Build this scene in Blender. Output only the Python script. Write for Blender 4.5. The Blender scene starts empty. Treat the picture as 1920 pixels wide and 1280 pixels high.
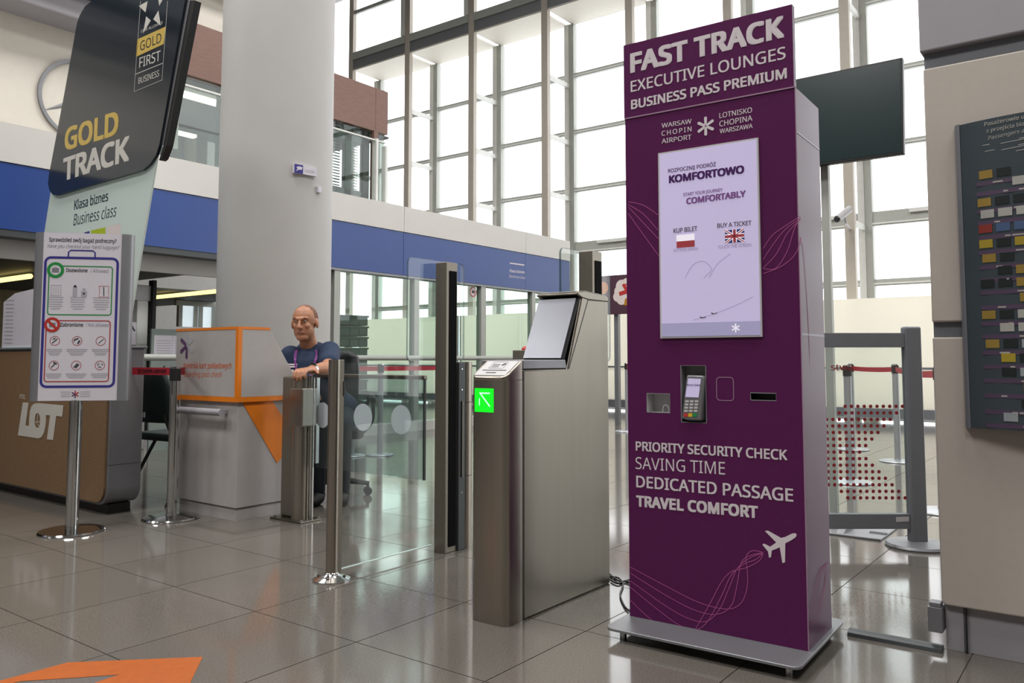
import bpy, bmesh, math, random
from mathutils import Vector, Matrix
random.seed(7)
S = bpy.context.scene
COL = S.collection
rad = math.radians

# ------------------------------------------------------------------ camera, world, light, exposure
FPX, YAW, PITCH, PPY, EYE = 1529.26, 0.647376, 0.0683888, 569.235, 1.0
FWD = Vector((math.cos(YAW)*math.cos(PITCH), math.sin(YAW)*math.cos(PITCH), math.sin(PITCH)))
RGT = FWD.cross(Vector((0, 0, 1))).normalized()
UPV = RGT.cross(FWD)
cam = bpy.data.cameras.new('camera')
cam.sensor_width = 36.0
cam.lens = FPX/1920*36
cam.shift_y = (PPY-640)/1920
cam.clip_start = 0.05
cam.clip_end = 200
camo = bpy.data.objects.new('camera', cam)
COL.objects.link(camo)
camo.matrix_world = Matrix(((RGT.x, UPV.x, -FWD.x, 0), (RGT.y, UPV.y, -FWD.y, 0), (RGT.z, UPV.z, -FWD.z, EYE), (0, 0, 0, 1)))
S.camera = camo
S.view_settings.view_transform = 'Standard'
S.view_settings.look = 'None'
S.view_settings.gamma = 1.0
S.view_settings.use_curve_mapping = False
S.view_settings.exposure = 0.46
S.cycles.use_denoising = True
S.cycles.max_bounces = 8
S.cycles.transparent_max_bounces = 32
S.cycles.caustics_reflective = False
S.cycles.caustics_refractive = False

W = bpy.data.worlds.new('overcast_sky')
S.world = W
W.use_nodes = True
W.node_tree.nodes['Background'].inputs[0].default_value = (0.98, 0.99, 1.0, 1)
W.node_tree.nodes['Background'].inputs[1].default_value = 2.2

def area_lamp(name, loc, sx, sy, watts, color):
    l = bpy.data.lights.new(name, 'AREA')
    l.shape = 'RECTANGLE'; l.size = sx; l.size_y = sy; l.energy = watts; l.color = color
    o = bpy.data.objects.new(name, l); COL.objects.link(o)
    o.location = loc
    return o
# the hall's ceiling luminaires: four rows hung under the roof, all alike
for i, (lx, ly) in enumerate([(-5, -3), (-5, 4), (-5, 11), (1, -3), (1, 4), (1, 11), (7, -3), (7, 4), (7, 11)]):
    area_lamp('hall_luminaire', (lx, ly, 10.2), 2.5, 2.5, 300, (1.0, 0.975, 0.95))

# ------------------------------------------------------------------ materials
def lin(h):
    h = h.lstrip('#')
    c = [int(h[i:i+2], 16)/255 for i in (0, 2, 4)]
    return tuple(x/12.92 if x <= .04045 else ((x+.055)/1.055)**2.4 for x in c) + (1,)
MATS = {}
def mat(name, color, rough=.5, metal=0, var=.06, scale=9, bump=0, stretch=None, coat=0, spec=.5, rvar=0, emit=0, emit_col=None, rnd=0):
    m = bpy.data.materials.new(name); m.use_nodes = True
    nt = m.node_tree; N = nt.nodes; L = nt.links
    b = N['Principled BSDF']
    c = lin(color) if isinstance(color, str) else color
    tc = N.new('ShaderNodeTexCoord'); mp = N.new('ShaderNodeMapping')
    if stretch: mp.inputs['Scale'].default_value = stretch
    L.new(tc.outputs['Object'], mp.inputs[0])
    nz = N.new('ShaderNodeTexNoise'); nz.inputs['Scale'].default_value = scale; nz.inputs['Detail'].default_value = 4
    L.new(mp.outputs[0], nz.inputs[0])
    rp = N.new('ShaderNodeValToRGB')
    rp.color_ramp.elements[0].position = .3; rp.color_ramp.elements[1].position = .7
    rp.color_ramp.elements[0].color = tuple(min(1, x*(1-var)) for x in c[:3]) + (1,)
    rp.color_ramp.elements[1].color = tuple(min(1, x*(1+var)) for x in c[:3]) + (1,)
    L.new(nz.outputs['Fac'], rp.inputs[0])
    out = rp.outputs[0]
    if rnd:
        oi = N.new('ShaderNodeObjectInfo'); hv = N.new('ShaderNodeHueSaturation'); mr = N.new('ShaderNodeMapRange')
        mr.inputs[3].default_value = 1-rnd; mr.inputs[4].default_value = 1+rnd
        L.new(oi.outputs['Random'], mr.inputs[0]); L.new(mr.outputs[0], hv.inputs['Value']); L.new(out, hv.inputs['Color'])
        out = hv.outputs[0]
    L.new(out, b.inputs['Base Color'])
    b.inputs['Roughness'].default_value = rough; b.inputs['Metallic'].default_value = metal
    b.inputs['Coat Weight'].default_value = coat; b.inputs['Specular IOR Level'].default_value = spec
    if rvar:
        mr = N.new('ShaderNodeMapRange'); mr.inputs[3].default_value = max(.02, rough-rvar); mr.inputs[4].default_value = rough+rvar
        L.new(nz.outputs['Fac'], mr.inputs[0]); L.new(mr.outputs[0], b.inputs['Roughness'])
    if bump:
        bp = N.new('ShaderNodeBump'); bp.inputs['Strength'].default_value = bump; bp.inputs['Distance'].default_value = .002
        L.new(nz.outputs['Fac'], bp.inputs['Height']); L.new(bp.outputs[0], b.inputs['Normal'])
    if emit:
        b.inputs['Emission Color'].default_value = lin(emit_col) if emit_col else c
        b.inputs['Emission Strength'].default_value = emit
    MATS[name] = m
    return m
def glass(name, tint, refl=1.0, rough=0.0, ior=1.45, haze=0, haze_col=(1, 1, 1, 1)):
    m = bpy.data.materials.new(name); m.use_nodes = True
    nt = m.node_tree; N = nt.nodes; L = nt.links
    N.remove(N['Principled BSDF'])
    tr = N.new('ShaderNodeBsdfTransparent'); tr.inputs[0].default_value = tint
    gl = N.new('ShaderNodeBsdfGlossy'); gl.inputs['Roughness'].default_value = rough
    lw = N.new('ShaderNodeLayerWeight'); lw.inputs[0].default_value = .5
    pw = N.new('ShaderNodeMath'); pw.operation = 'POWER'; pw.inputs[1].default_value = 5
    ml = N.new('ShaderNodeMath'); ml.operation = 'MULTIPLY_ADD'; ml.inputs[1].default_value = .9*refl; ml.inputs[2].default_value = .035*refl
    mx = N.new('ShaderNodeMixShader')
    L.new(lw.outputs['Facing'], pw.inputs[0]); L.new(pw.outputs[0], ml.inputs[0]); L.new(ml.outputs[0], mx.inputs[0])
    src = tr.outputs[0]
    if haze:
        df = N.new('ShaderNodeBsdfDiffuse'); df.inputs[0].default_value = haze_col
        nz = N.new('ShaderNodeTexNoise'); nz.inputs['Scale'].default_value = 3
        mr = N.new('ShaderNodeMapRange'); mr.inputs[3].default_value = haze*.8; mr.inputs[4].default_value = haze*1.2
        L.new(nz.outputs['Fac'], mr.inputs[0])
        m2 = N.new('ShaderNodeMixShader')
        L.new(mr.outputs[0], m2.inputs[0]); L.new(tr.outputs[0], m2.inputs[1]); L.new(df.outputs[0], m2.inputs[2]); src = m2.outputs[0]
    L.new(src, mx.inputs[1]); L.new(gl.outputs[0], mx.inputs[2])
    L.new(mx.outputs[0], N['Material Output'].inputs[0])
    MATS[name] = m
def frosted(name, color, trans=.55):
    m = bpy.data.materials.new(name); m.use_nodes = True
    nt = m.node_tree; N = nt.nodes; L = nt.links
    N.remove(N['Principled BSDF'])
    nz = N.new('ShaderNodeTexNoise'); nz.inputs['Scale'].default_value = 2
    rp = N.new('ShaderNodeValToRGB'); c = lin(color)
    rp.color_ramp.elements[0].color = tuple(x*.95 for x in c[:3])+(1,); rp.color_ramp.elements[1].color = c
    L.new(nz.outputs['Fac'], rp.inputs[0])
    d = N.new('ShaderNodeBsdfDiffuse'); t = N.new('ShaderNodeBsdfTranslucent'); mx = N.new('ShaderNodeMixShader')
    mx.inputs[0].default_value = trans
    L.new(rp.outputs[0], d.inputs[0]); L.new(rp.outputs[0], t.inputs[0])
    L.new(d.outputs[0], mx.inputs[1]); L.new(t.outputs[0], mx.inputs[2]); L.new(mx.outputs[0], N['Material Output'].inputs[0])
    MATS[name] = m

mat('tile', '#645f59', .1, var=.2, scale=150, rnd=.05, rvar=.02, spec=.6)
mat('grout', '#4a453f', .8)
mat('silver', '#b4b6bb', .35, .5, var=.03)
mat('steel', '#7a756b', .32, 1, var=.05, scale=30, stretch=(1, 1, .02), rvar=.05)
mat('steel_light', '#a8a197', .3, 1, var=.05, scale=30, stretch=(1, 1, .02), rvar=.05)
mat('strip_black', '#0a0b0c', .8, var=.1, spec=.1)
mat('steel_dark', '#857f74', .4, .75, var=.05, scale=30, stretch=(1, 1, .02), rvar=.05)
mat('chrome', '#c9c9c9', .1, 1, var=.02)
mat('alu', '#8b8c90', .45, .6, var=.03)
mat('alu_grey', '#777a80', .5, .3, var=.03)
mat('white_paint', '#c9c5bd', .5, var=.02, scale=4)
mat('column_paint', '#b4b2b0', .55, var=.025, scale=3)
mat('panel_grey', '#9d9aa0', .5, var=.02)
mat('wall_white', '#d3d0cb', .5, var=.02, scale=3)
mat('pier_white', '#b9b1a8', .55, var=.02, scale=40)
mat('cream', '#d6d0c5', .6, var=.02)
mat('blue', '#173f88', .38, var=.03, spec=.6)
mat('brown_panel', '#7f6157', .55, var=.10, scale=14, stretch=(.6, 1, 5))
mat('frame_grey', '#aeb1ab', .5, .1, var=.03)
mat('frame_warm', '#b9b1a6', .5, .1, var=.03)
mat('frame_light', '#e2e3df', .5, var=.03)
mat('dark_metal', '#4a4d4f', .45, .4, var=.04)
mat('black', '#0d0f10', .4, var=.1)
mat('black_gloss', '#0a1416', .08, var=.1)
mat('rubber', '#141515', .7, var=.1)
mat('purple', '#561d4e', .33, var=.05, scale=60, spec=.22)
mat('print_white', '#d6cdd2', .5, var=.02)
mat('print_pink', '#b0548f', .5, var=.03)
mat('seam_pink', '#9a7890', .5, var=.03)
mat('screen_lav', '#bdb3d8', .12, var=.02, scale=3, emit=.24, emit_col='#cfc4e6')
mat('screen_bar', '#9a96b8', .12, var=.02, emit=.3, emit_col='#9a96b8')
mat('ink_purple', '#4c2364', .3, var=.03)
mat('ink_violet', '#8a5a9c', .3, var=.03)
mat('ink_faint', '#a79fbe', .3, var=.03)
mat('ink_grey', '#5d5566', .4, var=.03)
mat('flag_red', '#b4434c', .4, var=.03)
mat('flag_white', '#e6e2ee', .4, var=.03, emit=.3, emit_col='#f0ecf6')
mat('flag_blue', '#2c3680', .4, var=.03)
mat('grey_plastic', '#8d8f91', .45, var=.04)
mat('light_plastic', '#c4c3c4', .45, var=.03)
mat('terminal_grey', '#77777a', .4, var=.04, metal=.3)
mat('key_red', '#c23a34', .4); mat('key_yellow', '#dcb52f', .4); mat('key_green', '#1f8f4c', .4)
mat('green_led', '#06e01e', .4, var=.02, emit=1.0, emit_col='#08f018')
mat('green_arrow', '#9fffb0', .4, var=.02, emit=1.3, emit_col='#8effa0')
mat('booth_white', '#aca7a5', .5, var=.03, scale=20)
mat('orange', '#e07a12', .45, var=.04)
mat('ink_orange', '#c96a45', .5, var=.03)
mat('ink_dark', '#26262c', .5, var=.03)
mat('ink_mid', '#77777e', .5, var=.03)
mat('ink_light', '#a5a3ab', .5, var=.03)
mat('logo_purple', '#54325c', .5, var=.03)
mat('paper', '#cfcbd4', .55, var=.02)
mat('sign_blue', '#2f2a80', .5, var=.03); mat('sign_green', '#128338', .5, var=.03); mat('sign_red', '#b02a22', .5, var=.03); mat('sign_redthin', '#a43a3a', .5, var=.03)
mat('wood', '#80654a', .5, var=.22, scale=16, stretch=(1, 1, 26))
mat('logo_grey', '#c9c6be', .5, var=.02)
mat('totem_dark', '#232b33', .1, var=.05, scale=3)
mat('totem_gold', '#c8ab50', .4, var=.03)
mat('totem_ink', '#20303a', .5, var=.03)
mat('lime', '#a8b818', .5, var=.03)
frosted('frost_mint', '#d9e4e0', .35)
mat('panel_mint', '#7f8a84', .5, var=.03)
mat('window_daylight', '#cfe0e6', .4, var=.02, emit=.55, emit_col='#dceaf0')
frosted('frost_white', '#f6f3ea', .62)
glass('glass_clear', (.93, .96, .95, 1), .9)
glass('glass_green', (.855, .955, .91, 1), 1.0)
glass('glass_pale', (.985, .99, .99, 1), .6)
glass('glass_smoke', (.72, .78, .78, 1), 1.1, haze=.05, haze_col=(.45, .52, .52, 1))
glass('glass_office', (.84, .89, .87, 1), 1.0)
mat('glass_edge', '#2c4a4c', .2, var=.05)
mat('glass_edge_lit', '#cfe0dc', .3, var=.03)
mat('oval_white', '#c3cbd2', .5, var=.02)
mat('belt_red', '#a8182c', .6, var=.05)
mat('belt_ink', '#3a0a12', .6)
mat('chair_black', '#14181a', .6, var=.1, scale=60)
mat('chair_green', '#10241f', .5, var=.1, scale=60)
mat('skin', '#a87558', .5, var=.06, scale=25)
mat('shirt_navy', '#0f2542', .8, var=.12, scale=40, bump=.2)
mat('trousers', '#20242e', .85, var=.12, scale=60)
mat('lanyard', '#7e3f86', .6, var=.05)
mat('hair', '#6d4a38', .8, var=.1, scale=80)
mat('eye_white', '#a89a8c', .4); mat('lip', '#8c5347', .5)
mat('board_dark', '#39434a', .35, var=.04)
mat('strip_purple', '#4c3a52', .5, var=.04)
mat('card_gold', '#8f7634', .4, var=.1); mat('card_yellow', '#a08c2a', .4, var=.1); mat('card_black', '#17201f', .4); mat('card_white', '#a2a29c', .4, var=.06); mat('card_red', '#84302a', .4); mat('card_blue', '#43597c', .4); mat('card_orange', '#b0761c', .4); mat('card_grey', '#8f9498', .4, var=.08)
mat('tv_black', '#12282a', .25, var=.05, scale=3)
mat('dot_red', '#8e1f28', .5, var=.03)
mat('led_warm', '#ffd860', .5, var=.02, emit=1.6, emit_col='#ffe08a')
mat('lamp_white', '#fff4e0', .5, var=.02, emit=2.5, emit_col='#fff0da')
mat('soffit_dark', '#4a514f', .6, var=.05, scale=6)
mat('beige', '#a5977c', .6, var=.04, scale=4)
mat('green_band', '#1f6a5a', .5, var=.05)
mat('crate', '#4b5656', .55, var=.08)
mat('poster_plum', '#4a2c3a', .5, var=.05)
mat('poster_white', '#d8cdc8', .5, var=.03); mat('poster_tan', '#c98a5c', .5, var=.05); mat('poster_red', '#b32a26', .5, var=.04)
mat('floor_orange', '#a9561c', .3, var=.08, scale=30)
mat('blind', '#6b5f4c', .6, var=.12); mat('blind_dark', '#3d4741', .6, var=.08)
mat('cable', '#1a1a1c', .5)
mat('ceiling_paint', '#8c8a86', .7, var=.03)
mat('hall_wall', '#8a8884', .7, var=.04)

# ------------------------------------------------------------------ mesh building
class MB:
    def __init__(s): s.v = []; s.f = []
    def add(s, vs, fs):
        n = len(s.v); s.v += [tuple(v) for v in vs]; s.f += [tuple(i+n for i in f) for f in fs]; return s
    def box(s, x0, x1, y0, y1, z0, z1):
        return s.add([(x0, y0, z0), (x1, y0, z0), (x1, y1, z0), (x0, y1, z0), (x0, y0, z1), (x1, y0, z1), (x1, y1, z1), (x0, y1, z1)],
                     [(0, 3, 2, 1), (4, 5, 6, 7), (0, 1, 5, 4), (1, 2, 6, 5), (2, 3, 7, 6), (3, 0, 4, 7)])
    def cone(s, p0, p1, r0, r1=None, n=20, caps=True):
        r1 = r0 if r1 is None else r1
        p0 = Vector(p0); p1 = Vector(p1); d = (p1-p0).normalized()
        a = d.cross(Vector((0, 0, 1)) if abs(d.z) < .9 else Vector((1, 0, 0))).normalized(); b = d.cross(a)
        vs = []
        for p, r in ((p0, r0), (p1, r1)):
            for i in range(n):
                t = 2*math.pi*i/n; vs.append(p+a*(r*math.cos(t))+b*(r*math.sin(t)))
        fs = [(i, (i+1) % n, n+(i+1) % n, n+i) for i in range(n)]
        if caps: fs += [tuple(range(n-1, -1, -1)), tuple(range(n, 2*n))]
        return s.add(vs, fs)
    def tube(s, pts, r, n=8):
        pts = [Vector(p) for p in pts]; vs = []; ref = None
        for i, p in enumerate(pts):
            d = (pts[min(i+1, len(pts)-1)]-pts[max(i-1, 0)]).normalized()
            if ref is None: ref = d.cross(Vector((0, 0, 1)) if abs(d.z) < .9 else Vector((1, 0, 0))).normalized()
            a = (ref-d*ref.dot(d)).normalized(); ref = a; b = d.cross(a)
            rr = r[i] if isinstance(r, (list, tuple)) else r
            for k in range(n):
                t = 2*math.pi*k/n; vs.append(p+a*(rr*math.cos(t))+b*(rr*math.sin(t)))
        m = len(pts)
        fs = [(i*n+k, i*n+(k+1) % n, (i+1)*n+(k+1) % n, (i+1)*n+k) for i in range(m-1) for k in range(n)]
        fs += [tuple(range(n-1, -1, -1)), tuple(range((m-1)*n, m*n))]
        return s.add(vs, fs)
    def prism(s, poly, fn, d0, d1):
        n = len(poly)
        ar = sum(poly[i][0]*poly[(i+1) % n][1]-poly[(i+1) % n][0]*poly[i][1] for i in range(n))
        if ar < 0: poly = poly[::-1]
        vs = [fn(a, b, d0) for a, b in poly]+[fn(a, b, d1) for a, b in poly]
        return s.add(vs, [tuple(range(n-1, -1, -1)), tuple(range(n, 2*n))]+[(i, (i+1) % n, n+(i+1) % n, n+i) for i in range(n)])
    def lathe(s, prof, c=(0, 0, 0), n=32):
        vs = []; m = len(prof)
        for r, z in prof:
            for k in range(n):
                t = 2*math.pi*k/n; vs.append((c[0]+r*math.cos(t), c[1]+r*math.sin(t), c[2]+z))
        fs = [(i*n+k, i*n+(k+1) % n, (i+1)*n+(k+1) % n, (i+1)*n+k) for i in range(m-1) for k in range(n)]
        fs += [tuple(range(n-1, -1, -1)), tuple(range((m-1)*n, m*n))]
        return s.add(vs, fs)
    def ball(s, c, rx, ry=None, rz=None, nu=16, nv=10, rot=None):
        ry = rx if ry is None else ry; rz = rx if rz is None else rz
        vs = []; fs = []
        for j in range(nv+1):
            p = math.pi*j/nv
            for i in range(nu):
                t = 2*math.pi*i/nu
                q = Vector((rx*math.sin(p)*math.cos(t), ry*math.sin(p)*math.sin(t), rz*math.cos(p)))
                if rot: q = rot @ q
                vs.append(Vector(c)+q)
        for j in range(nv):
            for i in range(nu): fs.append((j*nu+i, (j+1)*nu+i, (j+1)*nu+(i+1) % nu, j*nu+(i+1) % nu))
        return s.add(vs, fs)
    def capsule(s, p0, r0, p1, r1, n=12):
        s.cone(p0, p1, r0, r1, n); s.ball(p0, r0, nu=n, nv=8); s.ball(p1, r1, nu=n, nv=8); return s
    def mesh(s, name):
        me = bpy.data.meshes.new(name); me.from_pydata(s.v, [], s.f); me.update(); return me
    def build(s, name, m, parent=None, smooth=True, bev=0, seg=2, **props):
        me = s.mesh(name)
        o = bpy.data.objects.new(name, me); COL.objects.link(o)
        me.materials.append(MATS[m] if isinstance(m, str) else m)
        if smooth:
            me.shade_smooth(); me.set_sharp_from_angle(angle=rad(35))
        if parent: o.parent = parent
        if bev:
            b = o.modifiers.new('bevel', 'BEVEL'); b.width = bev; b.segments = seg; b.limit_method = 'ANGLE'; b.angle_limit = rad(40)
        for k, v in props.items(): o[k] = v
        return o
XF = {}
def empty(name, loc=(0, 0, 0), rz=0, label=None, cat=None, group=None, kind=None):
    o = bpy.data.objects.new(name, None); COL.objects.link(o)
    o.location = loc; o.rotation_euler = (0, 0, rz); o.empty_display_size = .1
    XF[o.name] = Matrix.Translation(loc) @ Matrix.Rotation(rz, 4, 'Z')
    return tag(o, label, cat, group, kind)
def tag(o, label=None, cat=None, group=None, kind=None):
    if label: o['label'] = label
    if cat: o['category'] = cat
    if group: o['group'] = group
    if kind: o['kind'] = kind
    return o
def copy_tree(o, parent=None):
    c = o.copy(); COL.objects.link(c); c.parent = parent
    for ch in list(o.children): copy_tree(ch, c)
    return c
# a photograph pixel's viewing direction, for reading sizes off planes whose real position is known
def ray(x, y): return FWD+RGT*((x-960)/FPX)+UPV*((PPY-y)/FPX)
EYEP = Vector((0, 0, EYE))
def onx(x, y, v): d = ray(x, y); return EYEP+d*(v/d.x)
def ony(x, y, v): d = ray(x, y); return EYEP+d*(v/d.y)
def onz(x, y, v=0): d = ray(x, y); return EYEP+d*((v-EYE)/d.z)
def at(x, y, dist): return EYEP+ray(x, y)*dist

FONT = None
try:      # Blender's own bundled sans, the built-in face when it is missing
    import os
    FONT = bpy.data.fonts.load(os.path.join(bpy.utils.system_resource('DATAFILES', path='fonts'), 'NotoSansHebrew-Regular.woff2'))
except Exception:
    FONT = None
_tc = {}
def text2d(txt, bold=0.0, shear=0.0, space=1.0):
    k = (txt, bold, shear, space)
    if k not in _tc:
        cu = bpy.data.curves.new('lettering', 'FONT'); cu.body = txt; cu.size = 1; cu.shear = shear; cu.resolution_u = 3; cu.space_character = space
        if FONT: cu.font = FONT
        ob = bpy.data.objects.new('lettering', cu)
        me = bpy.data.meshes.new_from_object(ob)
        vs = [(v.co.x, v.co.y) for v in me.vertices]; fs = [tuple(p.vertices) for p in me.polygons]
        bpy.data.objects.remove(ob); bpy.data.meshes.remove(me)
        if bold > .004:      # heavier weight: the same outline struck several times, slightly apart
            n0 = len(vs); b0, f0 = vs, fs; vs = []; fs = []
            q = 8 if bold > .02 else 4
            for i in range(q):
                dx, dy = [(a_*bold, b_*bold*.7) for a_, b_ in ((1, 1), (-1, 1), (1, -1), (-1, -1), (1, 0), (-1, 0), (0, 1), (0, -1))][i]
                fs += [tuple(j+len(vs) for j in f) for f in f0]; vs += [(x+dx, y+dy) for x, y in b0]
            fs += [tuple(j+len(vs) for j in f) for f in f0]; vs += b0
        _tc[k] = (vs, fs)
    return _tc[k]
class Fr:
    """a flat printable face: origin o, right ex, up ey in the parent's own axes"""
    def __init__(s, parent, o, ex, ey=(0, 0, 1)):
        s.p = parent; s.o = Vector(o); s.ex = Vector(ex).normalized(); s.ey = Vector(ey).normalized(); s.n = s.ex.cross(s.ey)
        s.M = XF[parent.name] if parent else Matrix()
    def px(s, x, y):
        M = s.M; o = M @ s.o; R = M.to_3x3(); ex = R @ s.ex; ey = R @ s.ey; n = R @ s.n
        d = ray(x, y); t = (o-EYEP).dot(n)/d.dot(n); q = EYEP+d*t-o
        return (q.dot(ex), q.dot(ey))
    def pt(s, a, b, h): return s.o+s.ex*a+s.ey*b+s.n*h
    def new(s): return Dec(s)
class Dec:
    def __init__(s, fr): s.fr = fr; s.ps = []
    @property
    def mb(s): s.ps.append(MB()); return s.ps[-1]
    def poly(s, pts, h=.0006, th=.0006): s.mb.prism(pts, s.fr.pt, h, h+th); return s
    def polypx(s, pts, h=.0006): return s.poly([s.fr.px(*p) for p in pts], h)
    def rect(s, a0, b0, a1, b1, h=.0006): return s.poly([(a0, b0), (a1, b0), (a1, b1), (a0, b1)], h)
    def disc(s, a, b, r, h=.0006, n=20, rb=None):
        rb = rb or r
        return s.poly([(a+r*math.cos(2*math.pi*i/n), b+rb*math.sin(2*math.pi*i/n)) for i in range(n)], h)
    def strip(s, pts, w, h=.0006, closed=False, th=.0006):
        m = len(pts); L = []; R = []
        for i in range(m):
            a = pts[(i-1) % m] if closed else pts[max(i-1, 0)]; b = pts[(i+1) % m] if closed else pts[min(i+1, m-1)]
            dx, dy = b[0]-a[0], b[1]-a[1]; l = math.hypot(dx, dy) or 1
            nx, ny = -dy/l*w/2, dx/l*w/2
            L.append((pts[i][0]+nx, pts[i][1]+ny)); R.append((pts[i][0]-nx, pts[i][1]-ny))
        f = s.fr.pt
        vs = [f(a, b, h+th) for a, b in L]+[f(a, b, h+th) for a, b in R]
        k = m if closed else m-1
        s.mb.add(vs, [(i, m+i, m+(i+1) % m, (i+1) % m) for i in range(k)]); return s
    def ring(s, a, b, r, w, h=.0006, n=32, rb=None):
        rb = rb or r
        return s.strip([(a+r*math.cos(2*math.pi*i/n), b+rb*math.sin(2*math.pi*i/n)) for i in range(n)], w, h, True)
    def rrect(s, a0, b0, a1, b1, r, w, h=.0006):
        pts = []
        for cx, cy, t0 in ((a1-r, b1-r, 0), (a0+r, b1-r, 90), (a0+r, b0+r, 180), (a1-r, b0+r, 270)):
            for i in range(6): t = rad(t0+i*18); pts.append((cx+r*math.cos(t), cy+r*math.sin(t)))
        return s.strip(pts, w, h, True)
    def text(s, txt, a0, b0, a1, cap, bold=0, shear=0, h=.0006, space=1.0, slope=0):
        vs, fs = text2d(txt, bold, shear, space)
        xs = [v[0] for v in vs]; x0, x1 = min(xs), max(xs)
        ch = text2d('H', bold)[0]; c1 = max(v[1] for v in ch); c0 = min(v[1] for v in ch)
        sx = (a1-a0)/(x1-x0); sy = cap/(c1-c0)
        nl = len(vs)//max(1, (9 if bold > .02 else 5 if bold > .004 else 1))
        s.mb.add([s.fr.pt(a0+(x-x0)*sx, b0+(y-c0)*sy+slope*(x-x0)*sx, h+.00012*(i//nl)) for i, (x, y) in enumerate(vs)], fs); return s
    def textpx(s, txt, bl, br, tl, bold=0, shear=0, h=.0008, space=1.0):
        a0, b0 = s.fr.px(*bl); a1, b1 = s.fr.px(*br); _, bt = s.fr.px(*tl)
        return s.text(txt, a0, b0, a1, bt-b0, bold, shear, h, space, slope=(b1-b0)/(a1-a0))
    def curvepx(s, pts, w, h=.0006, sub=6):
        P = [s.fr.px(*p) for p in pts]; return s.strip(spline(P, sub), w, h)
    def build(s, name, m, parent=None, **k):
        if name in JOINED and len(s.ps) > 1:
            j = MB()
            for p in s.ps: j.add(p.v, p.f)
            s.ps = [j]
            if name in LOOSE: k['kind'] = 'stuff'
        for p in s.ps: o = p.build(name, m, parent or s.fr.p, smooth=False, **k)
        return o
JOINED = {'small_print', 'red_dots', 'keypad', 'item_icons', 'pictogram', 'arrow', 'cloud_shape', 'red_figure', 'tan_figure', 'flag_white_cross', 'flag_red_cross', 'airline_emblem', 'chest_print', 'camera_icon', 'case_icon', 'red_ring', 'black_marks', 'prohibition_badge', 'case_outline', 'allowed_frame', 'caption_strips'}
LOOSE = {'small_print', 'red_dots', 'keypad', 'item_icons', 'pictogram', 'chest_print', 'black_marks', 'caption_strips'}
def spline(P, sub=6):
    out = []
    for i in range(len(P)-1):
        p0 = P[max(i-1, 0)]; p1 = P[i]; p2 = P[i+1]; p3 = P[min(i+2, len(P)-1)]
        for k in range(sub):
            t = k/sub
            out.append(tuple(.5*((2*b)+(-a+c)*t+(2*a-5*b+4*c-d)*t*t+(-a+3*b-3*c+d)*t**3) for a, b, c, d in zip(p0, p1, p2, p3)))
    out.append(tuple(P[-1])); return out
def star_logo(fr, a, b, r, m_main, m_alt, name='emblem', h=.0008):
    """six rounded petals round an open centre; the lower left three hold the main colour"""
    for mm, angs in ((m_main, (150, 210, 270)), (m_alt, (30, 90, 330))):
        d = fr.new()
        for an in angs:
            t = rad(an); c, si = math.cos(t), math.sin(t); pts = []
            w = r*.16
            for i in range(7):
                q = rad(-90+i*30); pts.append((r*.84+w*math.cos(q), w*math.sin(q)))
            for i in range(7):
                q = rad(90+i*30); pts.append((r*.2+w*.8*math.cos(q), w*.8*math.sin(q)))
            d.poly([(a+x*c-y*si, b+x*si+y*c) for x, y in pts], h)
        d.build(name, mm)
# ================================================================== THE SETTING
def stru(o, label=None): return tag(o, label, None, None, 'structure')
# ---- floor: dark joint bed with one object per stone tile
fl = MB().box(-14, 16.3, -12, 22, -.06, -.004).build('floor', 'grout', smooth=False)
stru(fl, 'polished grey stone tile floor of the hall')
TX, TY, TX0, TY0 = .593, .588, 2.035, 1.645
g = .0022
tile_me = None
cells = []
for i in range(-10, 21):
    for j in range(-9, 26):
        cx, cy = TX0+TX*(i+.5), TY0+TY*(j+.5)
        if cx > 14.3 or cx < -3: continue
        d = Vector((cx, cy, 0))-EYEP; z = d.dot(FWD)
        vis = False
        if z > .3:
            px, py = 960+FPX*d.dot(RGT)/z, PPY-FPX*d.dot(UPV)/z
            vis = -120 < px < 2040 and py < 1420 and cy < 8.2 and not (cx > 3.2 and cy < .25)
        cells.append((0 if vis else 1, d.length, cx, cy))
cells.sort()
far = MB()
for k, (nv, dist, cx, cy) in enumerate(cells):
    if k < 300 and not nv:
        if tile_me is None:
            o = MB().box(-TX/2+g, TX/2-g, -TY/2+g, TY/2-g, -.004, 0).build('tile', 'tile', fl, smooth=False); tile_me = o.data
        else:
            o = bpy.data.objects.new('tile', tile_me); COL.objects.link(o); o.parent = fl
        o.location = (cx, cy, 0)
    else:
        far.box(cx-TX/2+g, cx+TX/2-g, cy-TY/2+g, cy+TY/2-g, -.004, 0)
far.build('distant_tiles', 'tile', fl, smooth=False, kind='stuff')

stru(MB().box(-14, 16.3, -12, 22, 12, 12.2).build('ceiling', 'ceiling_paint', smooth=False), 'hall ceiling high above the gates')
stru(MB().box(-14.2, -14, -12, 22, 0, 12).build('wall_rear', 'hall_wall', smooth=False), 'far hall wall behind the viewer')
stru(MB().box(-14, 16.3, -12.2, -12, 0, 12).build('wall_far_right', 'hall_wall', smooth=False), 'far hall wall to the right')
stru(MB().box(-14, 16.3, 22, 22.2, 0, 12).build('wall_far_left', 'hall_wall', smooth=False), 'far hall wall to the left')

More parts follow.
